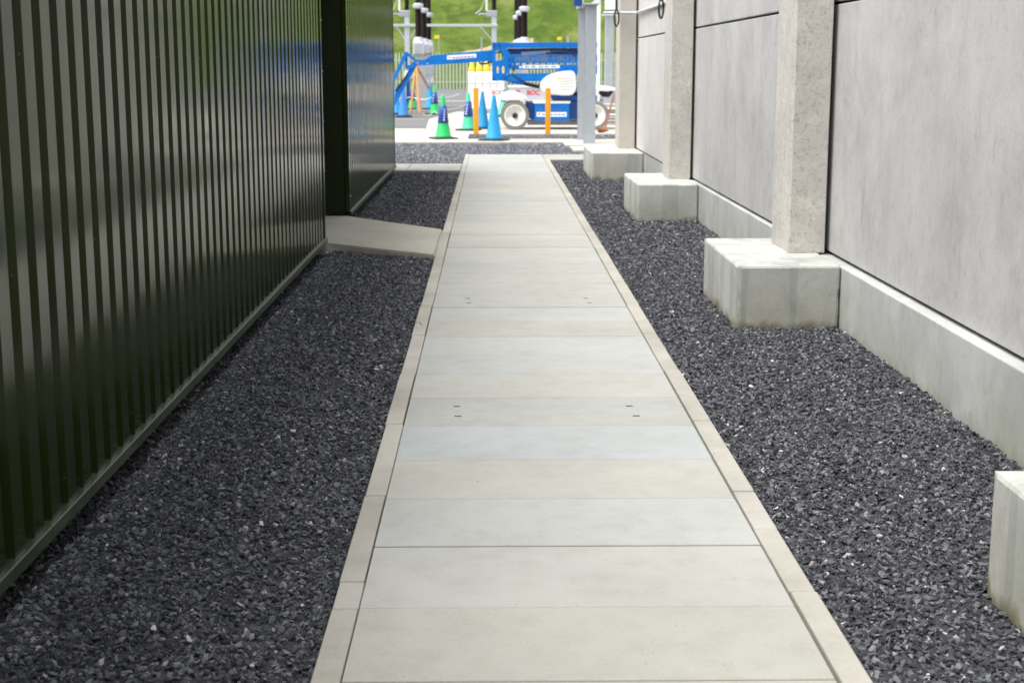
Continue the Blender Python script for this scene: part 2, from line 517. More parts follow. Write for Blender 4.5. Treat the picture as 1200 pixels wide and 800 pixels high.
# edging stones, both sides
def edging(x0, x1, joints, pale):
    for a, b in zip(joints, joints[1:]):
        z = 0.004 + random.uniform(-0.002, 0.003)
        dx = random.uniform(-0.003, 0.003)
        o = boxo('edging_stone', M['edging'], x0 + dx, x1 + dx, a + 0.003, b - 0.003, -0.12, z, 0.006, 2, path)
        t = random.uniform(0.98, 1.08)
        c = s2l((206, 202, 190))
        o.color = (c[0] * t * 0.68, c[1] * t * 0.68, c[2] * t * 0.68, 1)
        if (round(a, 2), round(b, 2)) in pale:
            c = s2l((210, 206, 197)); o.color = (c[0] * 0.69, c[1] * 0.68, c[2] * 0.68, 1)
jl = [1.1, 2.2, 3.3, 4.26, 4.50, 5.46, 6.60, 7.72, 8.88, 10.02, 11.15, 12.27, 13.4]
while jl[-1] < 26.5: jl.append(jl[-1] + 1.13)
jl[-1] = 27.62
edging(-0.501, -0.419, jl, {(4.26, 4.5), (7.72, 8.88)})
jr = [1.0, 2.13, 3.26, 4.385, 5.03, 5.50, 6.65, 7.8, 8.92]
while jr[-1] < 25.5: jr.append(jr[-1] + 1.13)
jr[-1] = 26.09
edging(0.946, 1.031, jr, {(5.03, 5.5)})

# skewed concrete slab leading to the entrance between the sheds
bm = bmesh.new()
poly_flat(bm, [(-0.506, 12.80), (-1.56, 13.40), (-4.6, 13.43), (-4.6, 15.86), (-1.58, 15.86), (-0.506, 14.84)], -0.16, 0.0)
for v in bm.verts:
    if v.co.z > -0.1: v.co.z = 0.002 + 0.035 * min(1, (-0.506 - v.co.x) / 1.05)
es = [e for e in bm.edges if all(v.co.z > -0.1 for v in e.verts)]
bmesh.ops.bevel(bm, geom=es, offset=0.012, segments=2, affect='EDGES')
tag(link('ramp', bm, M['ramp']), kind='structure')

# ---------------------------------------------------------------- gravel
stones = bpy.data.collections.new('chipping_shapes')
stones_far = bpy.data.collections.new('far_chipping_shapes')
for coll, mat in ((stones, M['stone']), (stones_far, M['stone_far'])):
    for i in range(9):
        bm = bmesh.new()
        rnd = random.Random(i + 31)
        for k in range(11):
            v = Vector((rnd.gauss(0, 1), rnd.gauss(0, 1), rnd.gauss(0, 1))).normalized()
            bm.verts.new((v.x * 0.5 * rnd.uniform(.8, 1.1), v.y * 0.5 * rnd.uniform(.55, .85), v.z * 0.5 * rnd.uniform(.35, .6)))
        bmesh.ops.convex_hull(bm, input=bm.verts)
        bmesh.ops.delete(bm, geom=[v for v in bm.verts if not v.link_faces], context='VERTS')
        me = bpy.data.meshes.new('chipping'); bm.to_mesh(me); bm.free()
        me.materials.append(mat)
        coll.objects.link(bpy.data.objects.new('chipping', me))

def gravel(rects, z, density, size, seed, coll=stones, bed=None, spread=0.95, skip=None):
    bm = bmesh.new()
    for (x0, x1, y0, y1) in rects:
        nx = max(1, int((x1 - x0) / 0.18)); ny = max(1, int((y1 - y0) / 0.18))
        if nx * ny > 20000: nx = max(1, nx // 6); ny = max(1, ny // 6)
        g = [[bm.verts.new((x0 + (x1 - x0) * i / nx, y0 + (y1 - y0) * j / ny, z + 0.015 * pnoise(Vector((i * .6 + seed, j * .6, y0))))) for i in range(nx + 1)] for j in range(ny + 1)]
        for j in range(ny):
            for i in range(nx):
                bm.faces.new((g[j][i], g[j][i + 1], g[j + 1][i + 1], g[j + 1][i]))
    o = link('gravel', bm, bed or M['bed'])
    ng = bpy.data.node_groups.new('scatter', 'GeometryNodeTree')
    ng.interface.new_socket('Geometry', in_out='INPUT', socket_type='NodeSocketGeometry')
    ng.interface.new_socket('Geometry', in_out='OUTPUT', socket_type='NodeSocketGeometry')
    N = ng.nodes; L = ng.links
    gi = N.new('NodeGroupInput'); go = N.new('NodeGroupOutput')
    dp = N.new('GeometryNodeDistributePointsOnFaces'); dp.inputs['Density'].default_value = density; dp.inputs['Seed'].default_value = seed
    ci = N.new('GeometryNodeCollectionInfo'); ci.inputs['Collection'].default_value = coll
    ci.inputs['Separate Children'].default_value = True; ci.inputs['Reset Children'].default_value = True
    ip = N.new('GeometryNodeInstanceOnPoints'); ip.inputs['Pick Instance'].default_value = True
    rr = N.new('FunctionNodeRandomValue'); rr.data_type = 'FLOAT_VECTOR'
    rr.inputs[0].default_value = (-0.9, -0.9, 0); rr.inputs[1].default_value = (0.9, 0.9, 6.28)
    rs = N.new('FunctionNodeRandomValue'); rs.data_type = 'FLOAT'
    rs.inputs[2].default_value = 0.0; rs.inputs[3].default_value = 1.0; rs.inputs['Seed'].default_value = 5
    pw = N.new('ShaderNodeMath'); pw.operation = 'POWER'; pw.inputs[1].default_value = 2.2
    ma = N.new('ShaderNodeMath'); ma.operation = 'MULTIPLY_ADD'; ma.inputs[1].default_value = size * spread * 2; ma.inputs[2].default_value = size * (1 - spread * .6)
    rz = N.new('FunctionNodeRandomValue'); rz.data_type = 'FLOAT_VECTOR'
    rz.inputs[0].default_value = (0, 0, -size * 0.25); rz.inputs[1].default_value = (0, 0, size * 0.65); rz.inputs['Seed'].default_value = 9
    sp = N.new('GeometryNodeSetPosition')
    jn = N.new('GeometryNodeJoinGeometry')
    L.new(gi.outputs[0], dp.inputs['Mesh'])
    L.new(dp.outputs['Points'], sp.inputs['Geometry']); L.new(rz.outputs[0], sp.inputs['Offset'])
    L.new(sp.outputs[0], ip.inputs['Points'])
    L.new(ci.outputs[0], ip.inputs['Instance'])
    L.new(rr.outputs[0], ip.inputs['Rotation'])
    L.new(rs.outputs[1], pw.inputs[0]); L.new(pw.outputs[0], ma.inputs[0]); L.new(ma.outputs[0], ip.inputs['Scale'])
    L.new(ip.outputs[0], jn.inputs[0]); L.new(gi.outputs[0], jn.inputs[0])
    L.new(jn.outputs[0], go.inputs[0])
    md = o.modifiers.new('scatter', 'NODES'); md.node_group = ng
    return tag(o, kind='stuff')

LX0, LX1 = -1.505, -0.512
RX0, RX1 = 1.042, 2.268
foot = [(-3.3, -1.8, 1.63), (3.0, 4.50, 1.612), (9.33, 10.90, 1.60), (15.94, 17.62, 1.60), (21.80, 23.93, 1.50)]
def right_rects(a, b):
    out = []
    y = a
    for (f0, f1, fx) in foot:
        if f1 < a or f0 > b: continue
        if f0 > y: out.append((RX0, RX1, y, f0 - 0.012))
        out.append((RX0, fx - 0.012, max(y, f0 - 0.012), min(b, f1 + 0.012)))
        y = f1 + 0.012
    if y < b: out.append((RX0, RX1, y, b))
    return out
ZG = -0.040
gravel([(LX0, LX1, 2.0, 8.0)], ZG, 6900, 0.0168, 1)
gravel(right_rects(2.0, 8.0), ZG, 6900, 0.0168, 2)
gravel([(-1.74, LX0 + 0.01, 2.0, 13.4), (-1.74, LX0 + 0.01, 15.88, 23.39)], ZG - 0.045, 4600, 0.0185, 11)  # gravel beside the sheds, sunk lower so that this strip falls into shade
gravel([(LX0, LX1, 8.0, 13.4)], ZG, 6200, 0.0172, 3)
gravel(right_rects(8.0, 13.0), ZG, 6200, 0.0172, 4)
gravel([(LX0, LX1, 14.83, 23.39)], ZG, 4000, 0.021, 5)
gravel(right_rects(13.0, 26.09), ZG, 4000, 0.021, 6)
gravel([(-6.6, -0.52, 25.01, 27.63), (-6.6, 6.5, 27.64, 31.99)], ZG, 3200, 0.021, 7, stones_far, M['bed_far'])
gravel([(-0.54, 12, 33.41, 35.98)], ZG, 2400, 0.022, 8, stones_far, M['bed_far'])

# ---------------------------------------------------------------- green sheds
PITCH = 0.2
def sheet_mesh(n=5, z0=0.083, z1=2.8):
    bm = bmesh.new()
    pr = []
    for k in range(n):
        y = k * PITCH
        pr += [(-0.048, y - 0.006), (0.0, y + 0.018), (0.0, y + 0.122), (-0.048, y + 0.146)]
    pr.append((-0.048, n * PITCH + 0.0))
    bot = [bm.verts.new((x, y, z0)) for x, y in pr]
    top = [bm.verts.new((x, y, z1)) for x, y in pr]
    for a in range(len(pr) - 1):
        bm.faces.new((bot[a], bot[a + 1], top[a + 1], top[a]))
    bmesh.ops.recalc_face_normals(bm, faces=bm.faces)
    # real sheet thickness
    bmesh.ops.solidify(bm, geom=bm.faces[:], thickness=0.003)
    me = bpy.data.meshes.new('cladding_sheet'); bm.to_mesh(me); bm.free(); me.materials.append(M['green'])
    return me
SHM = sheet_mesh()
def shed(label, y0, n, xw, ycorner0, ycorner1, corner_near):
    t = thing('green_shed', label, 'shed', (xw, y0, 0), 'green metal sheds')
    for i in range(n):
        o = bpy.data.objects.new('cladding_sheet', SHM); C.objects.link(o); o.parent = t
        o.location = (0.0, i * 1.0, 0)
    # base flashing with its ledge, in lengths
    y = ycorner0
    while y < ycorner1 - 0.05:
        e = min(ycorner1, y + 3.0)
        bm = bmesh.new()
        sec = [(0.022, 0.040), (0.022, 0.083), (0.018, 0.087), (-0.052, 0.094), (-0.052, 0.086), (0.017, 0.080), (0.017, 0.043), (-0.02, 0.043), (-0.02, 0.040)]
        prism(bm, [(xw + p[0], p[1]) for p in sec], y + 0.002, e - 0.002)
        under(link('base_flashing', bm, M['trim']), t)
        y = e
    under(boxo('end_wall', M['green_plain'], xw - 4.4, xw - 0.05, ycorner0 + 0.012, ycorner0 + 0.06, 0.06, 2.8), t)
    under(boxo('end_wall', M['green_plain'], xw - 4.4, xw - 0.05, ycorner1 - 0.06, ycorner1 - 0.012, 0.06, 2.8), t)
    under(boxo('roof', M['green_plain'], xw - 4.5, xw + 0.05, ycorner0 - 0.02, ycorner1 + 0.02, 2.8, 2.95), t)
    under(boxo('floor_slab', M['gap'], xw - 4.4, xw - 0.2, ycorner0 + 0.02, ycorner1 - 0.02, -0.12, 0.05), t)  # coloured near black for the shade under the shed
    for yc, s in ((ycorner0, 1), (ycorner1, -1)):
        bm = bmesh.new()
        a, b = (yc, yc + 0.075) if s > 0 else (yc - 0.075, yc)
        box(bm, xw - 0.045, xw + 0.006, a, b, 0.088, 2.799, 0.004)
        cr = under(link('corner_trim', bm, M['green']), t)
        z = 0.25
        while z < 2.7:
            b2 = bmesh.new()
            lathe(b2, [(0.009, 0.0), (0.009, 0.006), (0.004, 0.009)], (0, 0, 0), 8)
            for v in b2.verts: v.co = Vector((v.co.z + xw + 0.006, v.co.y + (a + b) / 2, v.co.x + z))
            sc = link('screw', b2, M['galv']); sc.parent = cr
            sc.matrix_parent_inverse = Matrix.Identity(4)
            z += 0.45
    return t
XW = -1.544
Y0 = 4.878 - 0.2 * 90
shed('nearest ribbed olive green metal shed along the left of the path', Y0, 26, XW, Y0 - 0.05, 13.42, False)
# the last length of sheet up to the corner
o = bpy.data.objects['green_shed']
sh = bpy.data.objects.new('cladding_sheet', sheet_mesh(2)); C.objects.link(sh); sh.parent = o; sh.location = (0, 26.0, 0)
shed('farther green metal shed beyond the concrete ramp, reflecting the blue lift', 15.925, 7, XW - 0.012, 15.87, 23.48, True)
o2 = bpy.data.objects['green_shed.001']
sh = bpy.data.objects.new('cladding_sheet', sheet_mesh(2)); C.objects.link(sh); sh.parent = o2; sh.location = (0, 7.0, 0)
# unseen link between the sheds: recessed door wall, and a roof added to darken the gap
t = thing('added_entrance_link', 'recessed entrance between the two green sheds above the ramp, darkened by an added unseen roof', 'entrance', (-3.4, 14.5, 0))
under(boxo('door', M['green_plain'], -3.46, -3.40, 13.43, 15.86, 0.05, 2.62), t)
under(boxo('roof', M['green_plain'], -5.9, -1.56, 13.45, 15.84, 2.66, 2.79), t)  # out of view, added to keep light off the gap

# ---------------------------------------------------------------- concrete wall on the right
wall = thing('concrete_wall', 'tall grey concrete panel wall with columns on footing blocks, right of path', 'wall', (2.3, 10, 0))
def chamfer_block(name, mat, x0, x1, y0, y1, z0, z1, bev, rough=0.0, cuts=0):
    bm = bmesh.new()
    if rough:
        box(bm, x0, x1, y0, y1, z0, z1)
        bmesh.ops.subdivide_edges(bm, edges=bm.edges[:], cuts=cuts, use_grid_fill=True)
        cx_, cy_, cz_ = (x0 + x1) / 2, (y0 + y1) / 2, (z0 + z1) / 2
        # worn, slightly knocked arrises and faces that are not quite true
        for v in bm.verts:
            on = (abs(v.co.x - x0) < 1e-4 or abs(v.co.x - x1) < 1e-4) + (abs(v.co.y - y0) < 1e-4 or abs(v.co.y - y1) < 1e-4) + (abs(v.co.z - z0) < 1e-4 or abs(v.co.z - z1) < 1e-4)
            n = pnoise(v.co * 5.0) * rough
            if on >= 2:
                ch_ = bev * 0.6 + max(0, pnoise(v.co * 9.0 + Vector((3, 1, 7))) - 0.2) * bev * 0.9
                v.co.x += math.copysign(ch_, cx_ - v.co.x) * (abs(v.co.x - x0) < 1e-4 or abs(v.co.x - x1) < 1e-4)
                v.co.y += math.copysign(ch_, cy_ - v.co.y) * (abs(v.co.y - y0) < 1e-4 or abs(v.co.y - y1) < 1e-4)
                v.co.z += math.copysign(ch_, cz_ - v.co.z) * (abs(v.co.z - z1) < 1e-4 and z0 < 0)
            else:
                v.co += Vector((n, n * .7, n * .5))
    else:
        box(bm, x0, x1, y0, y1, z0, z1, bev, 2)
    return under(link(name, bm, mat), wall)
cols = [(-2.7, -2.1, 2.05, 2.31), (3.62, 4.22, 2.05, 2.31), (9.96, 10.58, 2.047, 2.308), (16.63, 17.25, 2.018, 2.275), (22.83, 23.45, 1.976, 2.238)]
for (f0, f1, fx), (c0, c1, cx0, cx1) in zip(foot, cols):
    chamfer_block('footing', M['footing'], fx, 2.272, f0, f1, -0.15, 0.375, 0.012, 0.003, 26)
    m = M['column_smooth'] if c0 > 20 else M['column']
    chamfer_block('column', m, cx0, cx1, c0, c1, 0.377, 5.0, 0.009, 0.002, 22)
# plinth beam lengths between the footings' centre lines
ybs = [-8.0, -2.55, 3.75, 10.1, 16.8, 23.93]
for a, b in zip(ybs, ybs[1:]):
    chamfer_block('plinth', M['plinth'], 2.275, 2.60, a + 0.002, b - 0.002, -0.15, 0.362, 0.008)
# panels
for bi, (a, b, xp) in enumerate([(-8.0, -2.4, 2.36), (-2.4, 3.92, 2.36), (3.92, 10.27, 2.338), (10.27, 16.94, 2.303), (16.94, 23.44, 2.264)]):
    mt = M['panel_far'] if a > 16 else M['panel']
    zb = 0.385
    for (z0, z1) in ((zb, 2.055), (2.075, 3.75), (3.77, 5.0)):
        chamfer_block('panel', mt, xp, xp + 0.16, a + 0.006, b - 0.006, z0, z1, 0.006)
chamfer_block('panel_backing', M['gap'], 2.56, 2.60, -8.0, 23.9, 0.364, 4.98, 0)
bpy.data.objects['panel_backing'].name = 'backing_board'

# conduit along the wall
PZ = at(748, 15, 22.6).z
pts = [at(707, 18, 22.74)]
pts[0].z = PZ
xe = 2.225
arc = [Vector((xe - 0.08 + 0.08 * math.sin(a), 22.74 - 0.08 + 0.08 * math.cos(a), PZ)) for a in [i * math.pi / 16 for i in range(9)]]
bm = bmesh.new()
tube(bm, pts + arc + [Vector((xe + 0.02, 19.3, PZ))], 0.022, 10)
cd = tag(link('conduit', bm, M['galv_lite'], smooth=True), 'thin galvanised conduit pipe crossing the farthest column and running along its pale panel', 'pipe')
for (cy, cz, lab, rad) in ((19.25, PZ - 0.02, 'black cable loop hanging where the conduit ends on the pale panel', 0.12), (22.70, PZ - 0.03, 'black cable loop hanging at the corner of the farthest column', 0.12)):
    bm = bmesh.new()
    x0 = 2.20 if cy < 20 else 1.915
    p = []
    for i in range(21):
        a = -math.pi / 2 + i * 2 * math.pi / 20 + math.pi
        p.append(Vector((x0 + 0.035 * math.cos(a) , cy + 0.05 * math.cos(a) * (1 if cy < 20 else .1) , cz + rad * math.sin(a) - 0.05)))
    tube(bm, [Vector((x0, cy, cz + 0.35))] + p, 0.014, 8)
    tag(link('cable_loop', bm, M['black'], smooth=True), lab, 'cable', 'black cable loops')

# ---------------------------------------------------------------- steel posts beside the wall end
def h_post(label, X, Y, w_, d_, h, mat, pad=True, cap=True):
    t = thing('steel_post', label, 'post', (X, Y, 0), 'galvanised steel posts at the wall end')
    bm = bmesh.new()
    tf = 0.014
    box(bm, X - w_ / 2, X + w_ / 2, Y - d_ / 2, Y - d_ / 2 + tf, 0.015, h)
    box(bm, X - w_ / 2, X + w_ / 2, Y + d_ / 2 - tf, Y + d_ / 2, 0.015, h)
    box(bm, X - 0.006, X + 0.006, Y - d_ / 2 + tf, Y + d_ / 2 - tf, 0.015, h)
    under(link('shaft', bm, mat), t)
    under(boxo('base_plate', mat, X - w_ / 2 - 0.05, X + w_ / 2 + 0.05, Y - d_ / 2 - 0.05, Y + d_ / 2 + 0.05, 0.0, 0.015), t)
    if cap:
        under(boxo('cap_plate', M['galv_lite'], X - w_ / 2 - 0.03, X + w_ / 2 + 0.03, Y - d_ / 2 - 0.03, Y + d_ / 2 + 0.03, h, h + 0.02), t)
    return t
k1 = at(690.5, 168, 31.3); k2 = at(682, 163, 33.2)
h_post('nearer galvanised steel post with cap plate left of the farthest concrete column', k1.x, 31.3, 0.24, 0.24, at(690, 7, 31.3).z, M['galv'])
h_post('second galvanised steel post, half hidden behind the nearer one', k2.x, 33.1, 0.22, 0.24, at(680, 11, 33.1).z, M['galv'])
# cable tray resting across both
t = thing('cable_tray', 'pale steel tray with a dark box resting on the two steel posts', 'cable tray', (2.05, 32, 2.97))
z = at(690, 7, 31.3).z + 0.02
bm = bmesh.new(); box(bm, k1.x - 0.18, k1.x + 0.18, 31.0, 33.4, z, z + 0.02); box(bm, k1.x - 0.18, k1.x - 0.165, 31.0, 33.4, z + 0.02, z + 0.14); box(bm, k1.x + 0.165, k1.x + 0.18, 31.0, 33.4, z + 0.02, z + 0.14)
under(link('tray', bm, M['galv_lite']), t)
under(boxo('junction_box', M['blue_dark'], k1.x - 0.35, k1.x - 0.19, 31.2, 31.5, z - 0.03, z + 0.2, 0.01), t)
# pads
strip('pad', M['apron'], [(1.62, 28.75), (3.2, 28.75), (3.2, 30.35), (1.62, 30.35)], 0.01)
strip('pad', M['apron'], [(1.55, 30.6), (3.2, 30.6), (3.2, 31.98), (1.55, 31.98)], 0.014)
# round post farther back
p = at(713.5, 100, 45)
t = thing('steel_post', 'tall square galvanised post farther back with ring clamp and pale box on top', 'post', (p.x, 45, 0), 'galvanised steel posts at the wall end')
under(boxo('shaft', M['galv'], p.x - 0.13, p.x + 0.13, 44.9, 45.15, 0.0, at(713, 14, 45).z, 0.01), t)
bm = bmesh.new(); zc = at(713, 18, 45).z
tube(bm, [Vector((p.x + 0.2 * math.cos(a), 45.02 + 0.2 * math.sin(a), zc)) for a in [i * math.pi / 8 for i in range(17)]], 0.03, 6, False)
under(link('clamp', bm, M['galv_lite']), t)
under(boxo('arm', M['galv_lite'], p.x - 0.26, p.x - 0.05, 44.7, 44.78, zc - 0.03, zc + 0.03, 0.01), t)
under(boxo('housing', M['white'], p.x - 0.14, p.x + 0.16, 44.85, 45.2, at(713, 12, 45).z, at(713, -8, 45).z, 0.02), t)
under(boxo('side_cover', M['black'], p.x + 0.165, p.x + 0.26, 44.85, 45.2, at(713, 12, 45).z, at(713, -8, 45).z, 0.02), t)
pp = at(701, 100, 42)
tag(boxo('conduit_riser', M['white'], pp.x - 0.05, pp.x + 0.05, 42, 42.1, 0, at(701, -10, 42).z, 0.01), 'slim white riser standing just right of the nearer steel post', 'pipe')

# ---------------------------------------------------------------- hill, track, fence
bm = bmesh.new()
nx, ny = 90, 60
g = []
for j in range(ny + 1):
    r = []
    y = 107 + (j / ny) ** 1.5 * 420
    for i in range(nx + 1):
        x = -260 + 520 * i / nx
        s = y - 107
        zz = 0.0
        zz = 13.0 * (1 - math.exp(-s / 26)) + 0.22 * s
        zz += 1.3 * pnoise(Vector((x * .02, y * .02, 0))) * min(1, s / 20) + 0.35 * pnoise(Vector((x * .12, y * .12, 4))) * min(1, s / 5)
        r.append(bm.verts.new((x, y, zz - 0.05)))
    g.append(r)
for j in range(ny):
    for i in range(nx):
        bm.faces.new((g[j][i], g[j][i + 1], g[j + 1][i + 1], g[j + 1][i]))
hill = tag(link('hill', bm, M['grass'], smooth=True), kind='structure')
def hz(x, y):
    s = y - 107
    return 13.0 * (1 - math.exp(-s / 26)) + 0.22 * s + 1.3 * pnoise(Vector((x * .02, y * .02, 0))) * min(1, s / 20) + 0.35 * pnoise(Vector((x * .12, y * .12, 4))) * min(1, s / 5) - 0.05
# worn track slanting up the bank
bm = bmesh.new()
prv = None
for i in range(24):
    f = i / 23
    x = -3.2 + 6.4 * f; y = 110.2 + 1.9 * f
    wv = 0.35 + 0.25 * abs(pnoise(Vector((f * 7, 0, 0))))
    a = bm.verts.new((x, y - wv, hz(x, y - wv) + 0.14)); b = bm.verts.new((x, y + wv, hz(x, y + wv) + 0.14))
    if prv: bm.faces.new((prv[0], a, b, prv[1]))
    prv = (a, b)
bmesh.ops.recalc_face_normals(bm, faces=bm.faces)
tag(link('track', bm, M['soil']), kind='structure')

fz = at(600, 61.5, 103).z
t = thing('palisade_fence', 'pale grey steel palisade fence at the foot of the grass hill', 'fence', (0, 103, 0))
bm = bmesh.new()
hw = 0.045
prism(bm, [(-hw, 0.05), (hw, 0.05), (hw, fz - 0.12), (0, fz), (-hw, fz - 0.12)], -0.015, 0.015)
pm = bpy.data.meshes.new('pale'); bm.to_mesh(pm); bm.free(); pm.materials.append(M['fence'])
x = -13.0
while x < 15:
    o = bpy.data.objects.new('pale', pm); C.objects.link(o); o.parent = t; o.location = (x, 0, 0)
    x += 0.235
for zz in (0.5, fz - 0.55):
    under(boxo('rail', M['fence'], -13.1, 15, 103.02, 103.06, zz, zz + 0.05), t)
x = -12.8
while x < 15:
    under(boxo('fence_post', M['fence'], x, x + 0.1, 103.07, 103.17, -0.1, fz - 0.05), t)
    x += 2.75
for (u, v, lab) in ((512, 43.5, 'small yellow warning sign on a thin pole beyond the fence, left of the boom'), (655.5, 45.5, 'small yellow warning sign beyond the fence, above the blue lift booms')):
    p = at(u, v, 103.6)
    t = thing('warning_sign', lab, 'sign', (p.x, 103.6, 0), 'yellow signs along the fence')
    under(boxo('board', M['sign'], p.x - 0.17, p.x + 0.17, 103.50, 103.53, p.z - 0.11, p.z + 0.11), t)
    under(boxo('pole', M['galv'], p.x + 0.10, p.x + 0.16, 103.56, 103.64, -0.1, p.z + 0.05), t)
for (u, v, lab) in ((564.5, 44, 'bare thin grey pole beyond the fence, left of the lift end plate'), (666, 43, 'stubby grey pole beyond the fence above the lift, right of the yellow sign')):
    p = at(u, v, 104.2)
    bm = bmesh.new(); r_ = 0.06 if u < 600 else 0.10
    tube(bm, [(p.x, 104.2, -0.1), (p.x, 104.2, p.z)], r_, 8)
    tag(link('pole', bm, M['galv']), lab, 'pole')

# ---------------------------------------------------------------- substation gear
def sheds_profile(r, z0, z1, n):
    pr = []
    for i in range(n):
        a = z0 + (z1 - z0) * i / n; b = z0 + (z1 - z0) * (i + 1) / n
        pr += [(r * 0.86, a), (r * 1.12, a + (b - a) * 0.45), (r * 0.86, b - 0.002)]
    return pr
def breaker(u, Y, caplab, vcap, vbot, r, vbox, legbase=True):
    p = at(u, vcap, Y)
    zb = at(u, vbot, Y).z
    t = thing('circuit_breaker', caplab, 'insulator', (p.x, Y, 0), 'brown insulator columns')
    bm = bmesh.new(); lathe(bm, sheds_profile(r, zb, p.z - 0.10, 14), (p.x, Y, 0), 14)
    under(link('insulator', bm, M['brown'], smooth=False), t)
    bm = bmesh.new(); lathe(bm, [(r * 1.05, p.z - 0.10), (r * 1.65, p.z - 0.05), (r * 1.7, p.z + 0.06), (r * 1.2, p.z + 0.10)], (p.x, Y, 0), 16)
    under(link('collar', bm, M['galv_lite'], smooth=False), t)
    bm = bmesh.new(); lathe(bm, sheds_profile(r * 0.95, p.z + 0.10, p.z + 1.5, 14), (p.x, Y, 0), 14)
    under(link('upper_insulator', bm, M['brown']), t)
    bm = bmesh.new(); lathe(bm, [(r * 1.8, zb - 0.12), (r * 1.4, zb + 0.04), (r * 0.8, zb + 0.08)], (p.x, Y, 0), 12)
    under(link('flange', bm, M['galv_lite']), t)
    zx = at(u, vbox, Y).z
    bx = 0.20
    under(boxo('tank', M['galv_lite'], p.x - bx, p.x + bx, Y - 0.25, Y + 0.25, zx, zb - 0.10, 0.02), t)
    under(boxo('cover_plate', M['galv'], p.x - bx * .6, p.x + bx * .6, Y - 0.27, Y - 0.252, zx + 0.06, zb - 0.18, 0.004), t)
    under(boxo('support_post', M['galv'], p.x - 0.10, p.x + 0.10, Y - 0.1, Y + 0.1, 0, zx - 0.002, 0.005), t)
    under(boxo('base_plate', M['galv'], p.x - 0.2, p.x + 0.2, Y - 0.2, Y + 0.2, 0, 0.02), t)
breaker(490, 54, 'nearest of the left three brown insulator columns, with the lit grey tank', 7.5, 46, 0.115, 64, True)
breaker(496.5, 58.5, 'middle one of the left three brown insulator columns', 13, 47.5, 0.115, 63)
breaker(502, 63.5, 'farthest of the left three brown insulator columns, smallest collar', 18, 49, 0.115, 62)
breaker(614.5, 54, 'nearest of the three brown insulator columns rising behind the blue booms', 11, 46, 0.115, 60)
breaker(609, 58.5, 'middle one of the three brown insulator columns rising behind the blue booms', 16, 47.5, 0.10, 60)
breaker(605, 63.5, 'farthest of the three brown insulator columns rising behind the blue booms', 21, 49, 0.09, 60)
# control cubicle under the left three
a = at(492, 88, 60); b = at(509, 77, 60)
t = thing('terminal_box', 'dark grey control box with white terminals hanging under the boom', 'control box', ((a.x + b.x) / 2, 60, 0))
under(boxo('cabinet', M['galv'], a.x, b.x, 59.8, 60.3, a.z, b.z, 0.01), t)
for i in range(3):
    px = a.x + (b.x - a.x) * (0.12 + 0.36 * i)
    bm = bmesh.new(); lathe(bm, [(0.07, a.z - 0.32), (0.085, a.z - 0.30), (0.085, a.z - 0.2), (0.04, a.z - 0.16), (0.04, a.z - 0.001)], (px, 60, 0), 10)
    under(link('terminal', bm, M['white']), t)
    under(boxo('leg', M['galv'], px - 0.05, px + 0.05, 60.0, 60.1, 0, a.z - 0.33, 0.0), t)

# lattice gantry: two posts and a beam, each with an insulator on top
GY = 60.0
pa = at(477, 30, GY); pb = at(579, 30, GY)
t = thing('gantry', 'pale steel gantry of two posts, crossbeam and braces in front of the hill', 'gantry', ((pa.x + pb.x) / 2, GY, 0))
ztop = at(477, 15, GY).z
for p, sgn in ((pa, -1), (pb, 1)):
    po = under(boxo('post', M['galv_lite'], p.x - 0.10, p.x + 0.10, GY - 0.1, GY + 0.1, 0, ztop, 0.008), t)
    bm = bmesh.new(); lathe(bm, sheds_profile(0.09, ztop + 0.09, ztop + 2.2, 24), (p.x, GY, 0), 12)
    under(link('insulator', bm, M['brown']), t)
    under(boxo('head_bracket', M['galv'], p.x - 0.30, p.x + 0.13, GY - 0.12, GY + 0.12, ztop - 0.17, ztop - 0.02 + 0.10, 0.02), t)
    bm = bmesh.new(); tube(bm, [(p.x - 0.30, GY, ztop - 0.08), (p.x - 0.55, GY, ztop - 0.05), (p.x - 0.62, GY, ztop - 0.1)], 0.035, 8)
    under(link('arm', bm, M['galv']), t)
    bm = bmesh.new(); tube(bm, [(p.x - 0.29, GY, ztop + 0.08), (p.x - 0.29, GY, ztop + 1.6)], [0.045, 0.03], 8)
    under(link('rod', bm, M['white']), t)
    bm = bmesh.new()
    tube(bm, [Vector((p.x - 0.75, GY, ztop - 0.05)), Vector((p.x - 0.55, GY, ztop + 0.10)), Vector((p.x - 0.36, GY, ztop + 0.55)), Vector((p.x - 0.31, GY, ztop + 1.2))], 0.014, 6)
    under(link('lead', bm, M['white']), t)
    zb = at(477, 30, GY).z
    for s2 in ((-1, 1) if sgn < 0 else (-1,)):
        bm = bmesh.new()
        L_ = 0.42 if sgn < 0 else 0.56
        tube(bm, [(p.x + s2 * 0.05, GY, zb - 0.62), (p.x + s2 * L_, GY, zb - 0.05)], 0.03, 6)
        under(link('brace', bm, M['galv_lite']), t)
zb = at(477, 30, GY).z
under(boxo('crossbeam', M['galv_lite'], pa.x - 2.5, pb.x + 0.14, GY - 0.16, GY - 0.105, zb - 0.05, zb + 0.05, 0.005), t)
bx = at(478, 88, 59.5)
t = thing('meter_box', 'small white box on a dark stand beneath the lift arm', 'box', (bx.x, 59.5, 0))
under(boxo('casing', M['white'], bx.x - 0.15, bx.x + 0.15, 59.4, 59.6, bx.z - 0.13, bx.z + 0.15, 0.02), t)
under(boxo('stand', M['blue_dark'], bx.x - 0.07, bx.x + 0.07, 59.45, 59.55, 0, bx.z - 0.132, 0.0), t)

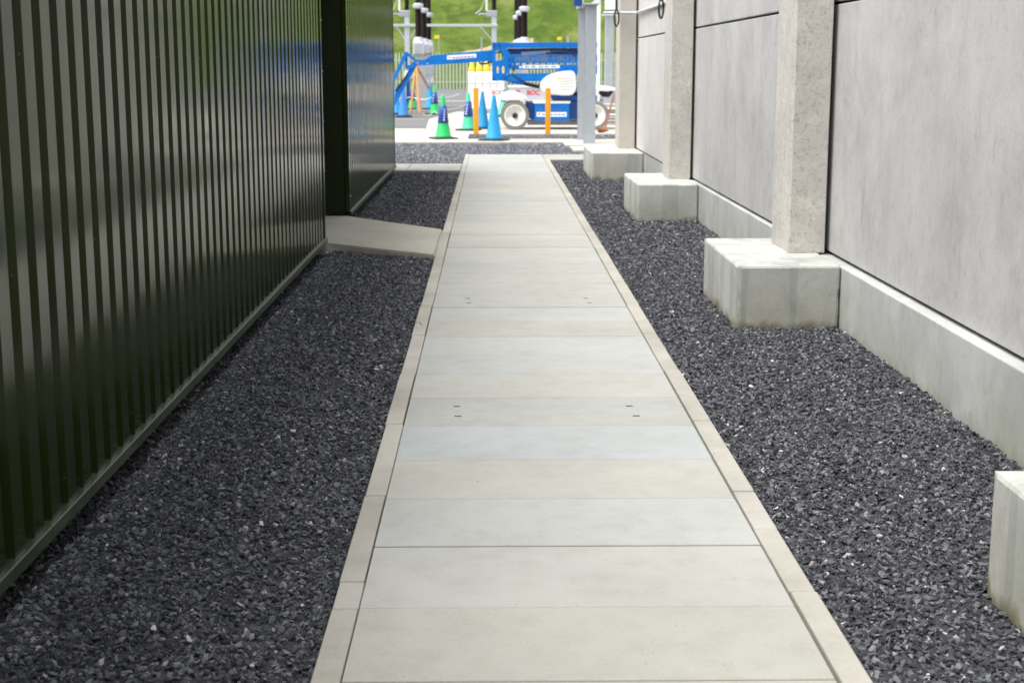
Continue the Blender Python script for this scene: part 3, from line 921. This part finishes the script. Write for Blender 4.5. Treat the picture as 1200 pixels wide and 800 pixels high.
# ---------------------------------------------------------------- timber tripod
t = thing('timber_tripod', 'tripod of orange timber poles standing behind the left cones', 'tripod', (at(487, 77, 52).x, 52, 0))
apex = at(487, 76, 52)
for (u, v, Yb) in ((481, 122, 51.5), (492, 124, 51.2), (503, 104, 53.5)):
    e = at(u, v, Yb); e.z = max(0, e.z) if v < 110 else 0.0
    bm = bmesh.new(); tube(bm, [apex + Vector((random.uniform(-.03, .03), random.uniform(-.04, .04), 0)), e], 0.045, 8)
    under(link('leg', bm, M['timber']), t)

# ---------------------------------------------------------------- cones
def cone_parts(t, kind):
    bm = bmesh.new()
    box(bm, -0.27, 0.27, -0.27, 0.27, 0.0, 0.035, 0.02, 2)
    link('base', bm, M['black'], t)
    R0, R1, HH = 0.165, 0.033, 0.98
    rad = lambda z: R0 + (R1 - R0) * (z - 0.035) / (HH - 0.035)
    if kind in ('blue', 'mid'):
        bm = bmesh.new(); lathe(bm, [(R0 + 0.03, 0.036), (R0 + 0.005, 0.07), (rad(0.9), 0.9), (rad(0.94) , 0.96), (0.012, HH)], (0, 0, 0), 20)
        link('shell', bm, M['cone_blue'] if kind == 'blue' else M['cone_mid'], t, True)
    elif kind == 'striped':
        bm = bmesh.new(); lathe(bm, [(R0 + 0.03, 0.036), (R0, 0.07), (rad(0.5), 0.5)], (0, 0, 0), 20)
        link('shell', bm, M['cone_mint'], t, True)
        bm = bmesh.new(); lathe(bm, [(rad(0.5), 0.502), (rad(0.9), 0.9), (0.012, HH)], (0, 0, 0), 20)
        link('tip', bm, M['cone_blue'], t, True)
    else:
        gm = M['cone_green'] if kind == 'green' else M['cone_mint']
        bm = bmesh.new(); lathe(bm, [(R0 + 0.03, 0.036), (R0 + 0.005, 0.07), (rad(0.37), 0.36), (rad(0.9), 0.9), (0.028, 0.97), (0.012, HH)], (0, 0, 0), 20)
        link('shell', bm, gm, t, True)
        bm = bmesh.new(); lathe(bm, [(rad(0.35) + 0.002, 0.35), (rad(0.352) + 0.008, 0.352), (rad(0.74) + 0.008, 0.738), (rad(0.74) + 0.002, 0.74)], (0, 0, 0), 20)
        sl = link('sleeve', bm, M['sleeve'], t, True)
        rnd = random.Random(3)
        bm = bmesh.new()
        for i in range(5):
            zc_ = 0.42 + i * 0.058
            r_ = rad(zc_) + 0.0098
            aa = -math.pi / 2 - 0.15 + 0.05 * i
            wz = 0.018
            n0 = [Vector((r_ * math.cos(aa - .16), r_ * math.sin(aa - .16), zc_ - wz)), Vector((r_ * math.cos(aa + .16), r_ * math.sin(aa + .16), zc_ - wz)), Vector((r_ * math.cos(aa + .12), r_ * math.sin(aa + .12) , zc_ + wz)), Vector((r_ * math.cos(aa - .16), r_ * math.sin(aa - .16), zc_ + wz))]
            bm.faces.new([bm.verts.new(q) for q in n0])
        link('print', bm, M['white'], sl)
cone_src = {}
def place_cone(kind, u, v, label, tilt=0.0, s=1.0, zbase=0.0):
    d = ROT @ Vector(((u - 600) / F, (400 - v) / F, -1))
    tt = (zbase - H) / d.z
    loc = Vector((d.x * tt, d.y * tt, zbase + 0.003))
    if kind in cone_src:
        t = dup(cone_src[kind], loc, label)
    else:
        t = thing('traffic_cone', label, 'traffic cone', loc, 'traffic cones in the yard')
        cone_parts(t, kind)
        cone_src[kind] = t
    t.rotation_euler = (0, tilt, random.uniform(-0.5, 0.5))
    t.scale = (s, s, s)
    return t
place_cone('green', 519.5, 163, 'green cone with navy sleeve standing alone nearest on the left', s=1.02)
place_cone('mint', 549, 153, 'mint green cone with navy sleeve tight left of an orange post')
place_cone('green', 509.5, 134, 'green cone with navy sleeve touching a sky blue cone behind the nearest one')
place_cone('green', 483.5, 128, 'small green and navy cone under the apex of the timber tripod')
place_cone('blue', 579, 165, 'plain sky blue cone nearest the path end, right of the orange post', s=1.03)
place_cone('blue', 565.5, 151, 'sky blue cone half hidden behind the left orange post')
place_cone('blue', 504, 128, 'sky blue cone just left of the green cone beside the tripod')
place_cone('mid', 473, 137, 'faded blue cone close to the far shed corner')
place_cone('blue', 464.5, 134, 'sky blue cone partly cut off by the far shed corner')
place_cone('striped', 588, 137, 'pale blue and mint cone leaning against the lift front wheel', tilt=0.12, s=0.95)
place_cone('blue', 699, 118, 'small far blue cone seen right of the steel posts')

# orange marker posts
for (u, lab) in ((558, 'left orange square marker post between the cones'), (642, 'right orange square marker post in front of the blue lift chassis')):
    d = ROT @ Vector(((u - 600) / F, (400 - 157.5) / F, -1)); tt = -H / d.z
    X, Y = d.x * tt, d.y * tt
    zt = at(u, 103.5, Y).z
    t = thing('marker_post', lab, 'post', (X, Y, 0), 'orange marker posts')
    under(boxo('shaft', M['orange'], X - 0.062, X + 0.062, Y - 0.05, Y + 0.05, 0.0, zt - 0.02, 0.006), t)
    under(boxo('cap', M['orange'], X - 0.066, X + 0.066, Y - 0.054, Y + 0.054, zt - 0.019, zt, 0.008), t)

# barrier ropes strung between cones
def rope(name_label, pts, mat, r=0.012, sag=0.06):
    P = [at(*q) for q in pts]
    out = []
    for a, b in zip(P, P[1:]):
        for i in range(8):
            f = i / 8
            q = a.lerp(b, f); q.z -= sag * 4 * f * (1 - f); out.append(q)
    out.append(P[-1])
    bm = bmesh.new(); tube(bm, out, r, 6)
    tag(link('barrier_rope', bm, mat, smooth=True), name_label, 'rope', 'ropes strung between the cones')
rope('white rope strung from the far shed corner to the small green cone', [(458, 115, 47), (483, 114, 54)], M['white'], 0.02, 0.02)
rope('white rope strung low from the tripod towards the gas cylinders', [(483, 114, 54), (509, 113, 52), (538, 110, 60)], M['white'], 0.018, 0.1)
rope('navy and white rope sagging from the nearest green cone to the mint one', [(519.5, 129, 33.6), (549, 121, 38.3), (565, 117, 39)], M['galv_lite'], 0.010, 0.05)
rope('thin pale rope trailing from the middle green cone towards the nearest green cone', [(495, 133, 44), (509, 130, 47.9), (519.5, 128, 33.7)], M['white'], 0.008, 0.1)

# ---------------------------------------------------------------- gas cylinders in a pallet
PY = 52.0
t = thing('cylinder_pallet', 'pallet of white gas cylinders with yellow shoulders in a white red lettered cage', 'gas cylinders', (at(575, 137, PY).x, PY, 0))
def P2(u, v, Y=PY):
    q = at(u, v, Y); return q
xl = P2(548.5, 100).x; xr = P2(592, 100).x; zmid = P2(570, 95).z; ztp = P2(570, 99.5).z
under(boxo('cage_front', M['white'], xl, xr, PY, PY + 0.04, 0.15, P2(570, 103).z, 0.005), t)
under(boxo('cage_base', M['galv'], xl, xr, PY, PY + 1.1, 0.02, 0.149, 0.01), t)
under(boxo('cage_side', M['white'], xl, xl + 0.04, PY + 0.042, PY + 1.1, 0.15, P2(570, 103).z, 0.005), t)
under(boxo('cage_side', M['white'], xr - 0.04, xr, PY + 0.042, PY + 1.1, 0.15, P2(570, 103).z, 0.005), t)
under(boxo('cage_rail', M['galv_lite'], xl, xr, PY - 0.03, PY, ztp + 0.02, ztp + 0.09, 0.005), t)
nC = 6
rC = (P2(548.5 + 8.6, 90).x - P2(548.5, 90).x) / 2 * 0.96
for rrow in range(2):
    for i in range(5):
        cx = xl + rC * 1.04 + i * rC * 2.09
        cy = PY + 0.2 + rrow * (rC * 2.15)
        zt = P2(560, 84).z; zn = P2(560, 73).z
        bm = bmesh.new(); lathe(bm, [(rC * .9, 0.15), (rC, 0.2), (rC, zt)], (cx, cy, 0), 14)
        cyl = under(link('gas_cylinder', bm, M['white'], smooth=True), t)
        bm = bmesh.new(); lathe(bm, [(rC, zt + 0.001), (rC * .97, zt + 0.07), (rC * .84, zt + 0.14), (rC * .6, zt + 0.2), (rC * .5, zt + 0.23), (rC * .5, zn), (rC * .3, zn + 0.02)], (cx, cy, 0), 14)
        sh_ = link('shoulder', bm, M['yellow'], smooth=True); sh_.parent = cyl; sh_.matrix_parent_inverse = Matrix.Identity(4)
        bm = bmesh.new(); box(bm, cx - rC * .75, cx + rC * .75, PY - 0.025, PY - 0.001, ztp - 0.12, ztp + 0.005, 0.02)
        if rrow == 0: under(link('valve_guard', bm, M['white']), t)
def text(name, body, mat, size, loc, parent, bold=0.0, shear=0.0, rot=(math.pi / 2, 0, 0), sx=1.0, ext=0.002):
    cu = bpy.data.curves.new(name, 'FONT'); cu.body = body; cu.size = size; cu.extrude = ext; cu.offset = bold; cu.shear = shear
    cu.align_x = 'CENTER'; cu.align_y = 'CENTER'
    tmp = bpy.data.objects.new(name, cu); C.objects.link(tmp)
    dg = bpy.context.evaluated_depsgraph_get()
    me = bpy.data.meshes.new_from_object(tmp.evaluated_get(dg))
    bpy.data.objects.remove(tmp)
    me.materials.clear(); me.materials.append(mat)
    o = bpy.data.objects.new(name, me); C.objects.link(o)
    o.rotation_euler = rot; o.location = loc; o.scale = (sx, 1, 1)
    if parent is not None:
        o.parent = parent
        pl = parent.location if parent.type == 'EMPTY' else Vector((0, 0, 0))
        o.matrix_parent_inverse = Matrix.Translation(-pl)
    return o
q = P2(583, 108.8); text('lettering', 'BOC', M['red_print'], 0.20, (q.x, PY - 0.004, q.z), t, 0.003)
# pale cabinet with faint red print behind the lift
a = at(597, 121, 44); b = at(652, 103, 44)
t = thing('site_cabinet', 'low pale cabinet with red print seen under the lift booms', 'cabinet', ((a.x + b.x) / 2, 44, 0))
under(boxo('body', M['galv_lite'], a.x, b.x, 44, 44.8, 0.0, b.z, 0.02), t)
under(boxo('lid', M['white'], a.x - 0.03, b.x + 0.03, 43.97, 44.83, b.z + 0.001, b.z + 0.06, 0.015), t)
q = at(625, 109, 44); text('lettering', 'BOC', M['red_print'], 0.19, (q.x, 43.996, q.z), t, 0.006)
bm = bmesh.new(); q = at(607, 108.5, 43.99); lathe(bm, [(0.07, q.y - 0.002), (0.07, q.y + 0.008)], (q.x, 0, q.z), 12, 'y')
for v in bm.verts: v.co.y = v.co.y
under(link('emblem', bm, M['red_print']), t)

# ---------------------------------------------------------------- the boom lift
LY = 38.4
lift = thing('boom_lift', 'blue articulated boom lift with cream cowls and white wheels, parked in the yard', 'boom lift', (at(650, 150, LY).x, LY + 0.8, 0))
def plate(name, mat, pts, y0, y1, parent=None, bev=0.0, holes=None):
    bm = bmesh.new()
    P = [at(u, v, LY) for u, v in pts]
    prism(bm, [(p.x, p.z) for p in P], LY + y0, LY + y1)
    if bev:
        bmesh.ops.bevel(bm, geom=bm.edges[:], offset=bev, segments=2, affect='EDGES')
    o = link(name, bm, mat)
    if parent is None: under(o, lift)
    else:
        o.parent = parent
    return o
def child_of(o, mesh_parent):
    o.parent = mesh_parent
    o.matrix_parent_inverse = mesh_parent.matrix_parent_inverse.inverted() @ Matrix.Identity(4) if False else Matrix.Identity(4)
    return o
def ring_plate(name, mat, outer, inner_list, y0, y1):
    """plate with openings: built by 2-D triangle fill"""
    bm = bmesh.new()
    def loop(pts):
        vs = [bm.verts.new((p.x, LY + y0, p.z)) for p in (at(u, v, LY) for u, v in pts)]
        for i in range(len(vs)): bm.edges.new((vs[i], vs[(i + 1) % len(vs)]))
    loop(outer)
    for h in inner_list: loop(h)
    bmesh.ops.triangle_fill(bm, use_beauty=True, use_dissolve=True, edges=bm.edges[:], normal=(0, -1, 0))
    r = bmesh.ops.extrude_face_region(bm, geom=bm.faces[:])
    for v in [g_ for g_ in r['geom'] if isinstance(g_, bmesh.types.BMVert)]: v.co.y = LY + y1
    bmesh.ops.recalc_face_normals(bm, faces=bm.faces)
    return under(link(name, bm, mat), lift)
def ell(cu, cv, ru, rv, n=12, a0=0, a1=2 * math.pi):
    return [(cu + ru * math.cos(a0 + (a1 - a0) * i / n), cv + rv * math.sin(a0 + (a1 - a0) * i / n)) for i in range(n)]
B, BD = M['blue'], M['blue_dark']
# end plates of the riser linkage (near and far)
outer = [(576.5, 50), (588, 50), (594, 58), (600.5, 67), (601, 78), (594, 88), (588, 95), (576.5, 95)]
holes = [[(581, 60), (584, 58.5), (588, 60), (590.5, 65), (590, 70), (581, 71.5)], ell(583.3, 82, 1.4, 4.6, 10), ell(590, 82, 1.8, 4.6, 10)]
near = ring_plate('linkage_plate', B, outer, holes, 0.0, 0.05)
far_ = ring_plate('linkage_plate', B, outer, holes, 0.95, 1.0)
for (u, v) in ((579, 53), (597, 70), (597, 77), (579, 93), (585, 53), (591, 90)):
    q = at(u, v, LY); bm = bmesh.new(); lathe(bm, [(0.03, LY - 0.03), (0.03, LY - 0.001)], (q.x, 0, q.z), 10, 'y')
    child_of(link('pin', bm, BD), near)
# booms
b1 = plate('top_boom', B, [(588.5, 50.2), (677, 50), (700, 50), (700, 56), (677, 56), (592, 56.5)], 0.06, 0.42)
b2 = plate('inner_boom', BD, [(592, 57.0), (700, 56.5), (700, 64), (594, 64)], 0.30, 0.66)
st = plate('sticker', M['galv_lite'], [(611, 61.2), (645, 59.3), (645, 62.8), (611, 64.2)], 0.288, 0.298); child_of(st, b2); st.matrix_parent_inverse = Matrix.Identity(4)
b3 = plate('middle_boom', B, [(597, 64.4), (700, 64.2), (700, 74.0), (601, 74.2)], 0.055, 0.5)
b4 = plate('lower_boom', B, [(601, 76.3), (700, 75.8), (700, 87), (662, 86), (650, 81.5), (601, 81.8)], 0.06, 0.5)
b5 = plate('base_boom', B, [(596, 86.5), (646, 86), (672, 80), (672, 95), (640, 95.5), (588, 95.2)], 0.03, 0.5)
b6 = plate('knuckle', B, [(593, 95.6), (616, 95.6), (615, 99), (611, 100), (603, 98.5)], 0.08, 0.45)
for (bo, z0, z1) in ((b3, 74.0, 76.3),):
    for i in range(9):
        u = 602 + i * 7.5
        s_ = plate('spacer', M['galv'], [(u, 74.2), (u + 2, 74.2), (u + 2, 76.2), (u, 76.2)], 0.20, 0.3)
text_q = at(622, 69.2, LY)
text('lettering', 'niftylift', M['grey_print'], 0.22, (text_q.x, LY + 0.052, text_q.z), lift, 0.004, 0.35, sx=1.45)
text_q = at(660.5, 69.2, LY)
text('lettering', 'HR15', M['grey_print'], 0.22, (text_q.x, LY + 0.052, text_q.z), lift, 0.003, 0.0, sx=1.15)
st = plate('sticker', M['white'], [(612, 76.6), (656, 76.4), (656, 80.2), (612, 80.4)], 0.048, 0.058)
st = plate('sticker', M['white'], [(608.5, 77.6), (610.8, 77.6), (610.8, 80.2), (608.5, 80.2)], 0.048, 0.058)
q = at(634, 78.4, LY); text('lettering', 'The Aerial Work Platform', M['blue'], 0.075, (q.x, LY + 0.044, q.z), lift, 0.001) if False else None
for i, u in enumerate((615, 622.5, 631, 638, 646.5)):
    plate('print_line', M['blue'], [(u, 77.9), (u + 5.2, 77.9), (u + 5.2, 78.9), (u, 78.9)], 0.045, 0.047)
# fly boom towards the basket
fb = plate('fly_boom', B, [(577, 58.8), (577, 71.8), (505, 76.6), (489, 76.8), (488, 70.5), (497, 70.2), (505, 65.0)], 0.30, 0.58)
st = plate('sticker', M['white'], [(523.5, 65.3), (558, 63.0), (558, 67.6), (523.5, 70.2)], 0.288, 0.298)
plate('sticker_mark', M['orange_mark'], [(525, 66.6), (527.5, 66.4), (527.5, 68.6), (525, 68.8)], 0.282, 0.287)
for i in range(6):
    u = 529.5 + i * 4.5; dv_ = -(u - 529.5) * 0.066
    plate('print_line', M['blue'], [(u, 67.3 + dv_), (u + 3.4, 67.1 + dv_), (u + 3.4, 68.2 + dv_), (u, 68.4 + dv_)], 0.282, 0.287)
plate('knuckle', B, [(475.2, 61.2), (478.5, 61.8), (489, 70), (492, 77), (486, 78.5), (478, 80.5), (474.5, 79.5)], 0.34, 0.40) if False else None
def bar(name, mat, u0, v0, u1, v1, wpx, y0, y1):
    dx, dy = u1 - u0, v1 - v0; L_ = math.hypot(dx, dy); nx_, ny_ = -dy / L_ * wpx / 2, dx / L_ * wpx / 2
    return plate(name, mat, [(u0 + nx_, v0 + ny_), (u1 + nx_, v1 + ny_), (u1 - nx_, v1 - ny_), (u0 - nx_, v0 - ny_)], y0, y1)
bar('jib_arm', B, 475.5, 61.5, 458, 99, 4.2, 0.30, 0.42)
bar('jib_arm', B, 485.5, 74, 456, 128, 6.0, 0.44, 0.60)
bar('jib_link', B, 475, 62, 488, 73, 3.2, 0.32, 0.43)
bar('jib_link', B, 474.5, 80, 487, 76, 4.5, 0.34, 0.5)
bar('jib_link', B, 475, 62, 475.5, 79, 3.0, 0.35, 0.42)
bar('hydraulic_ram', M['black'], 476, 88, 462, 108, 2.2, 0.40, 0.438)
bar('hydraulic_ram', M['black'], 612, 98.0, 634, 102.5, 4.2, 0.15, 0.3)
bm = bmesh.new()
tube(bm, [at(561, 73, LY + .35), at(563, 75, LY + .35), at(569, 74.8, LY + .35), at(577, 72.4, LY + .35)], 0.022, 8)
under(link('hose', bm, M['black']), lift)
for (u, v) in ((489.5, 74), (501, 74.5), (499, 68.5)):
    q = at(u, v, LY + .3); bm = bmesh.new(); lathe(bm, [(0.022, LY + 0.27), (0.022, LY + 0.299)], (q.x, 0, q.z), 8, 'y')
    under(link('pin', bm, M['galv']), lift)
for q0 in ([(579, 64), (585, 60), (590, 66), (596, 74), (603, 84)], [(600, 87), (607, 92), (616, 97), (628, 100), (640, 108)], [(640, 62.5), (652, 60), (664, 61), (676, 66)]):
    bm = bmesh.new(); tube(bm, [at(u, v, LY + 0.02) for u, v in q0], 0.018, 6)
    under(link('hose', bm, M['black'], smooth=True), lift)
# counterweight and turret behind the steel posts
plate('turret', BD, [(645, 112.2), (700, 112.2), (700, 118), (668, 118.0), (648, 118.0)], 0.1, 1.3)
plate('mast', B, [(672.5, 87.3), (699, 87.3), (699, 112), (672.5, 112)], 0.35, 1.2)
cw = plate('engine_cowl', M['cowl'], [(632.5, 101), (634, 95.5), (638, 91), (645, 87), (653, 84.6), (662, 83.4), (671, 83), (673.5, 85.5), (675, 92), (675.5, 103), (673.5, 109), (669, 112), (658, 112.2), (645, 110), (636, 107), (633, 105)], -0.10, 0.30, None, 0.03)
for i in range(5):
    v = 92 + i * 3.2
    plate('vent', M['tyre'], [(656, v + 0.1), (672, v - 0.2), (672, v + 0.15), (656, v + 0.45)], -0.104, -0.099)
plate('badge', M['yellow'], [(653, 91.8), (658, 91.5), (658, 92.6), (653, 92.9)], -0.106, -0.099)
plate('engine_cowl', M['cowl'], [(676, 87), (682, 87), (683, 111), (676.5, 110)], 0.0, 0.32, None, 0.02)
# chassis
ch = plate('chassis', B, [(626.5, 121.6), (667, 121.6), (667, 141.5), (626.5, 141.5)], 0.0, 1.5)
plate('chassis_end', BD, [(617, 120), (626.3, 120), (626.3, 140.5), (622, 140.5), (617, 134)], 0.14, 1.4)
plate('chassis_end', BD, [(667.2, 119), (690, 119), (690, 140.5), (667.2, 140.5)], 0.14, 1.4)
plate('chassis_top', M['cowl'], [(624, 118.7), (669, 118.7), (668, 121.5), (625, 121.5)], -0.02, 1.5, None, 0.01)
plate('fender', M['cowl'], [(587, 118), (587.5, 112), (591, 108.8), (598, 107.2), (604, 107.4), (611, 110), (617, 114), (620, 117.3), (620, 118.6), (610, 118.0)], -0.05, 1.3, None, 0.03)
plate('sticker', M['white'], [(629, 131.6), (664, 131.6), (664, 137), (629, 137)], -0.012, -0.002)
plate('sticker_mark', M['orange_mark'], [(630.3, 132.6), (632.8, 132.6), (632.8, 135.2), (630.3, 135.2)], -0.018, -0.013)
for i in range(6):
    u = 635 + i * 4.7
    plate('print_line', M['blue'], [(u, 133.8), (u + 3.5, 133.8), (u + 3.5, 134.9), (u, 134.9)], -0.018, -0.013)
for i in range(5):
    u = 632 + i * 5.6
    plate('print_line', M['grey_print'], [(u, 128), (u + 4, 128), (u + 4, 129.3), (u, 129.3)], -0.008, -0.001)
plate('axle_guard', M['galv_lite'], [(619, 142.2), (690, 142.2), (690, 147.6), (619, 147.6)], 0.5, 1.1)
# far nose of the lift right of the posts
plate('fender', M['cowl'], [(693, 105.5), (697, 101.2), (712, 101), (722, 103), (722, 106.5), (705, 107)], 0.0, 1.2, None, 0.02)
bm = bmesh.new(); tube(bm, [at(702, 108, LY + .2), at(707, 110.5, LY + .2), at(713, 111, LY + .2), at(718, 107.5, LY + .2)], [0.04, 0.075, 0.075, 0.03], 8)
under(link('hose', bm, M['black'], smooth=True), lift)
def wheel(u, v, rpx, ylo, yhi):
    q = at(u, v, LY); k_ = at(u + 1, v, LY).x - q.x; R_ = rpx * k_
    q.z = R_ + 0.002
    outp = -1 if ylo < 0.5 else 1
    yf = LY + ylo; yb = LY + yhi
    bm = bmesh.new()
    lathe(bm, [(R_ * .78, yf + 0.02), (R_ * .80, yf), (R_ * .93, yf), (R_, yf + 0.03), (R_, yb - 0.03), (R_ * .93, yb), (R_ * .80, yb), (R_ * .78, yb - 0.02)], (q.x, 0, q.z), 36, 'y')
    ty = under(link('wheel', bm, M['tyre'], smooth=False), lift)
    bm = bmesh.new()
    f0 = yf if outp < 0 else yb
    s_ = -outp
    lathe(bm, [(R_ * .785, f0 + s_ * 0.015), (R_ * .76, f0 - s_ * 0.004), (R_ * .66, f0 + s_ * 0.02), (R_ * .3, f0 + s_ * 0.03), (R_ * .2, f0 + s_ * 0.03)], (q.x, 0, q.z), 32, 'y')
    child_of(link('rim', bm, M['cowl'], smooth=True), ty)
    bm = bmesh.new()
    lathe(bm, [(R_ * .2, f0 + s_ * 0.028), (R_ * .19, f0 - s_ * 0.03), (R_ * .1, f0 - s_ * 0.04)], (q.x, 0, q.z), 14, 'y')
    child_of(link('hub', bm, M['black'], smooth=True), ty)
    bm = bmesh.new()
    for i in range(26):
        a = 2 * math.pi * i / 26
        cx, cz = q.x + math.cos(a) * R_ * 1.0, q.z + math.sin(a) * R_ * 1.0
        if cz < R_ * 0.12: continue
        vs_ = box(bm, -0.02, 0.02, yf + 0.01, yb - 0.01, -0.012, 0.014)
        for v_ in vs_:
            x_, z_ = v_.co.x, v_.co.z
            v_.co.x = cx + (-math.sin(a)) * x_ + math.cos(a) * z_
            v_.co.z = cz + math.cos(a) * x_ + math.sin(a) * z_
    child_of(link('tread', bm, M['tyre']), ty)
wheel(603.5, 134, 16.3, -0.05, 0.22)
wheel(697, 134, 16.3, -0.05, 0.22)
wheel(603.5, 134, 16.3, 1.25, 1.52)
wheel(697, 134, 16.3, 1.25, 1.52)

# ---------------------------------------------------------------- clutter right of the lift
a = at(709, 141, 41.5)
t = thing('board_stack', 'stack of pale boards lying behind the rear wheel of the lift', 'boards', (a.x + 0.5, 41.8, 0))
for i in range(7):
    under(boxo('board', M['white' if i % 2 else 'apron'], a.x - 0.05 + random.uniform(-.04, .04), a.x + 1.4, 41.5 + random.uniform(-.05, .05), 42.3, 0.005 + i * 0.085, 0.005 + i * 0.085 + 0.065, 0.006), t)
bm = bmesh.new(); e0 = at(708.5, 152, 37.5); e0.z = 0.01; tube(bm, [e0, at(719, 112, 37.9)], 0.022, 8)
tag(link('rusty_rod', bm, M['rust']), 'thin rusty rod leaning by the rear wheel of the lift', 'rod')
bm = bmesh.new()
rnd = random.Random(5)
for i in range(14):
    v = Vector((rnd.gauss(0, 1), rnd.gauss(0, 1), rnd.gauss(0, 1))).normalized(); bm.verts.new((v.x * 0.16, v.y * 0.13, v.z * 0.09))
bmesh.ops.convex_hull(bm, input=bm.verts)
bmesh.ops.delete(bm, geom=[v for v in bm.verts if not v.link_faces], context='VERTS')
ro = link('stone', bm, M['rust']); ro.location = (at(706.5, 154.5, 36.6).x, 36.6, 0.07)
tag(ro, 'small brown stone lying on the yard concrete near the steel posts', 'stone')

# leaf litter and stray chips on the edging
for i, (x, y) in enumerate([(-0.47, 9.28), (-0.455, 9.22), (-0.49, 9.3), (0.955, 6.05), (-0.06, 5.63)]):
    src = stones.objects[i % 9]
    o = bpy.data.objects.new('stray_chipping', src.data); C.objects.link(o)
    s = 0.017 if i < 3 else 0.009
    o.location = (x, y, 0.006 + s * .2); o.scale = (s, s, s); o.rotation_euler = (0.1, 0.1, i)
    tag(o, ['farthest of three dark chippings lying on the left edging stone', 'rightmost of three dark chippings lying on the left edging stone', 'leftmost of three dark chippings lying on the left edging stone', 'tiny chipping in the joint beside the right edging stones', 'tiny dark speck of stone lying on the bluish slab'][i], 'chipping', 'stray chippings on the path')
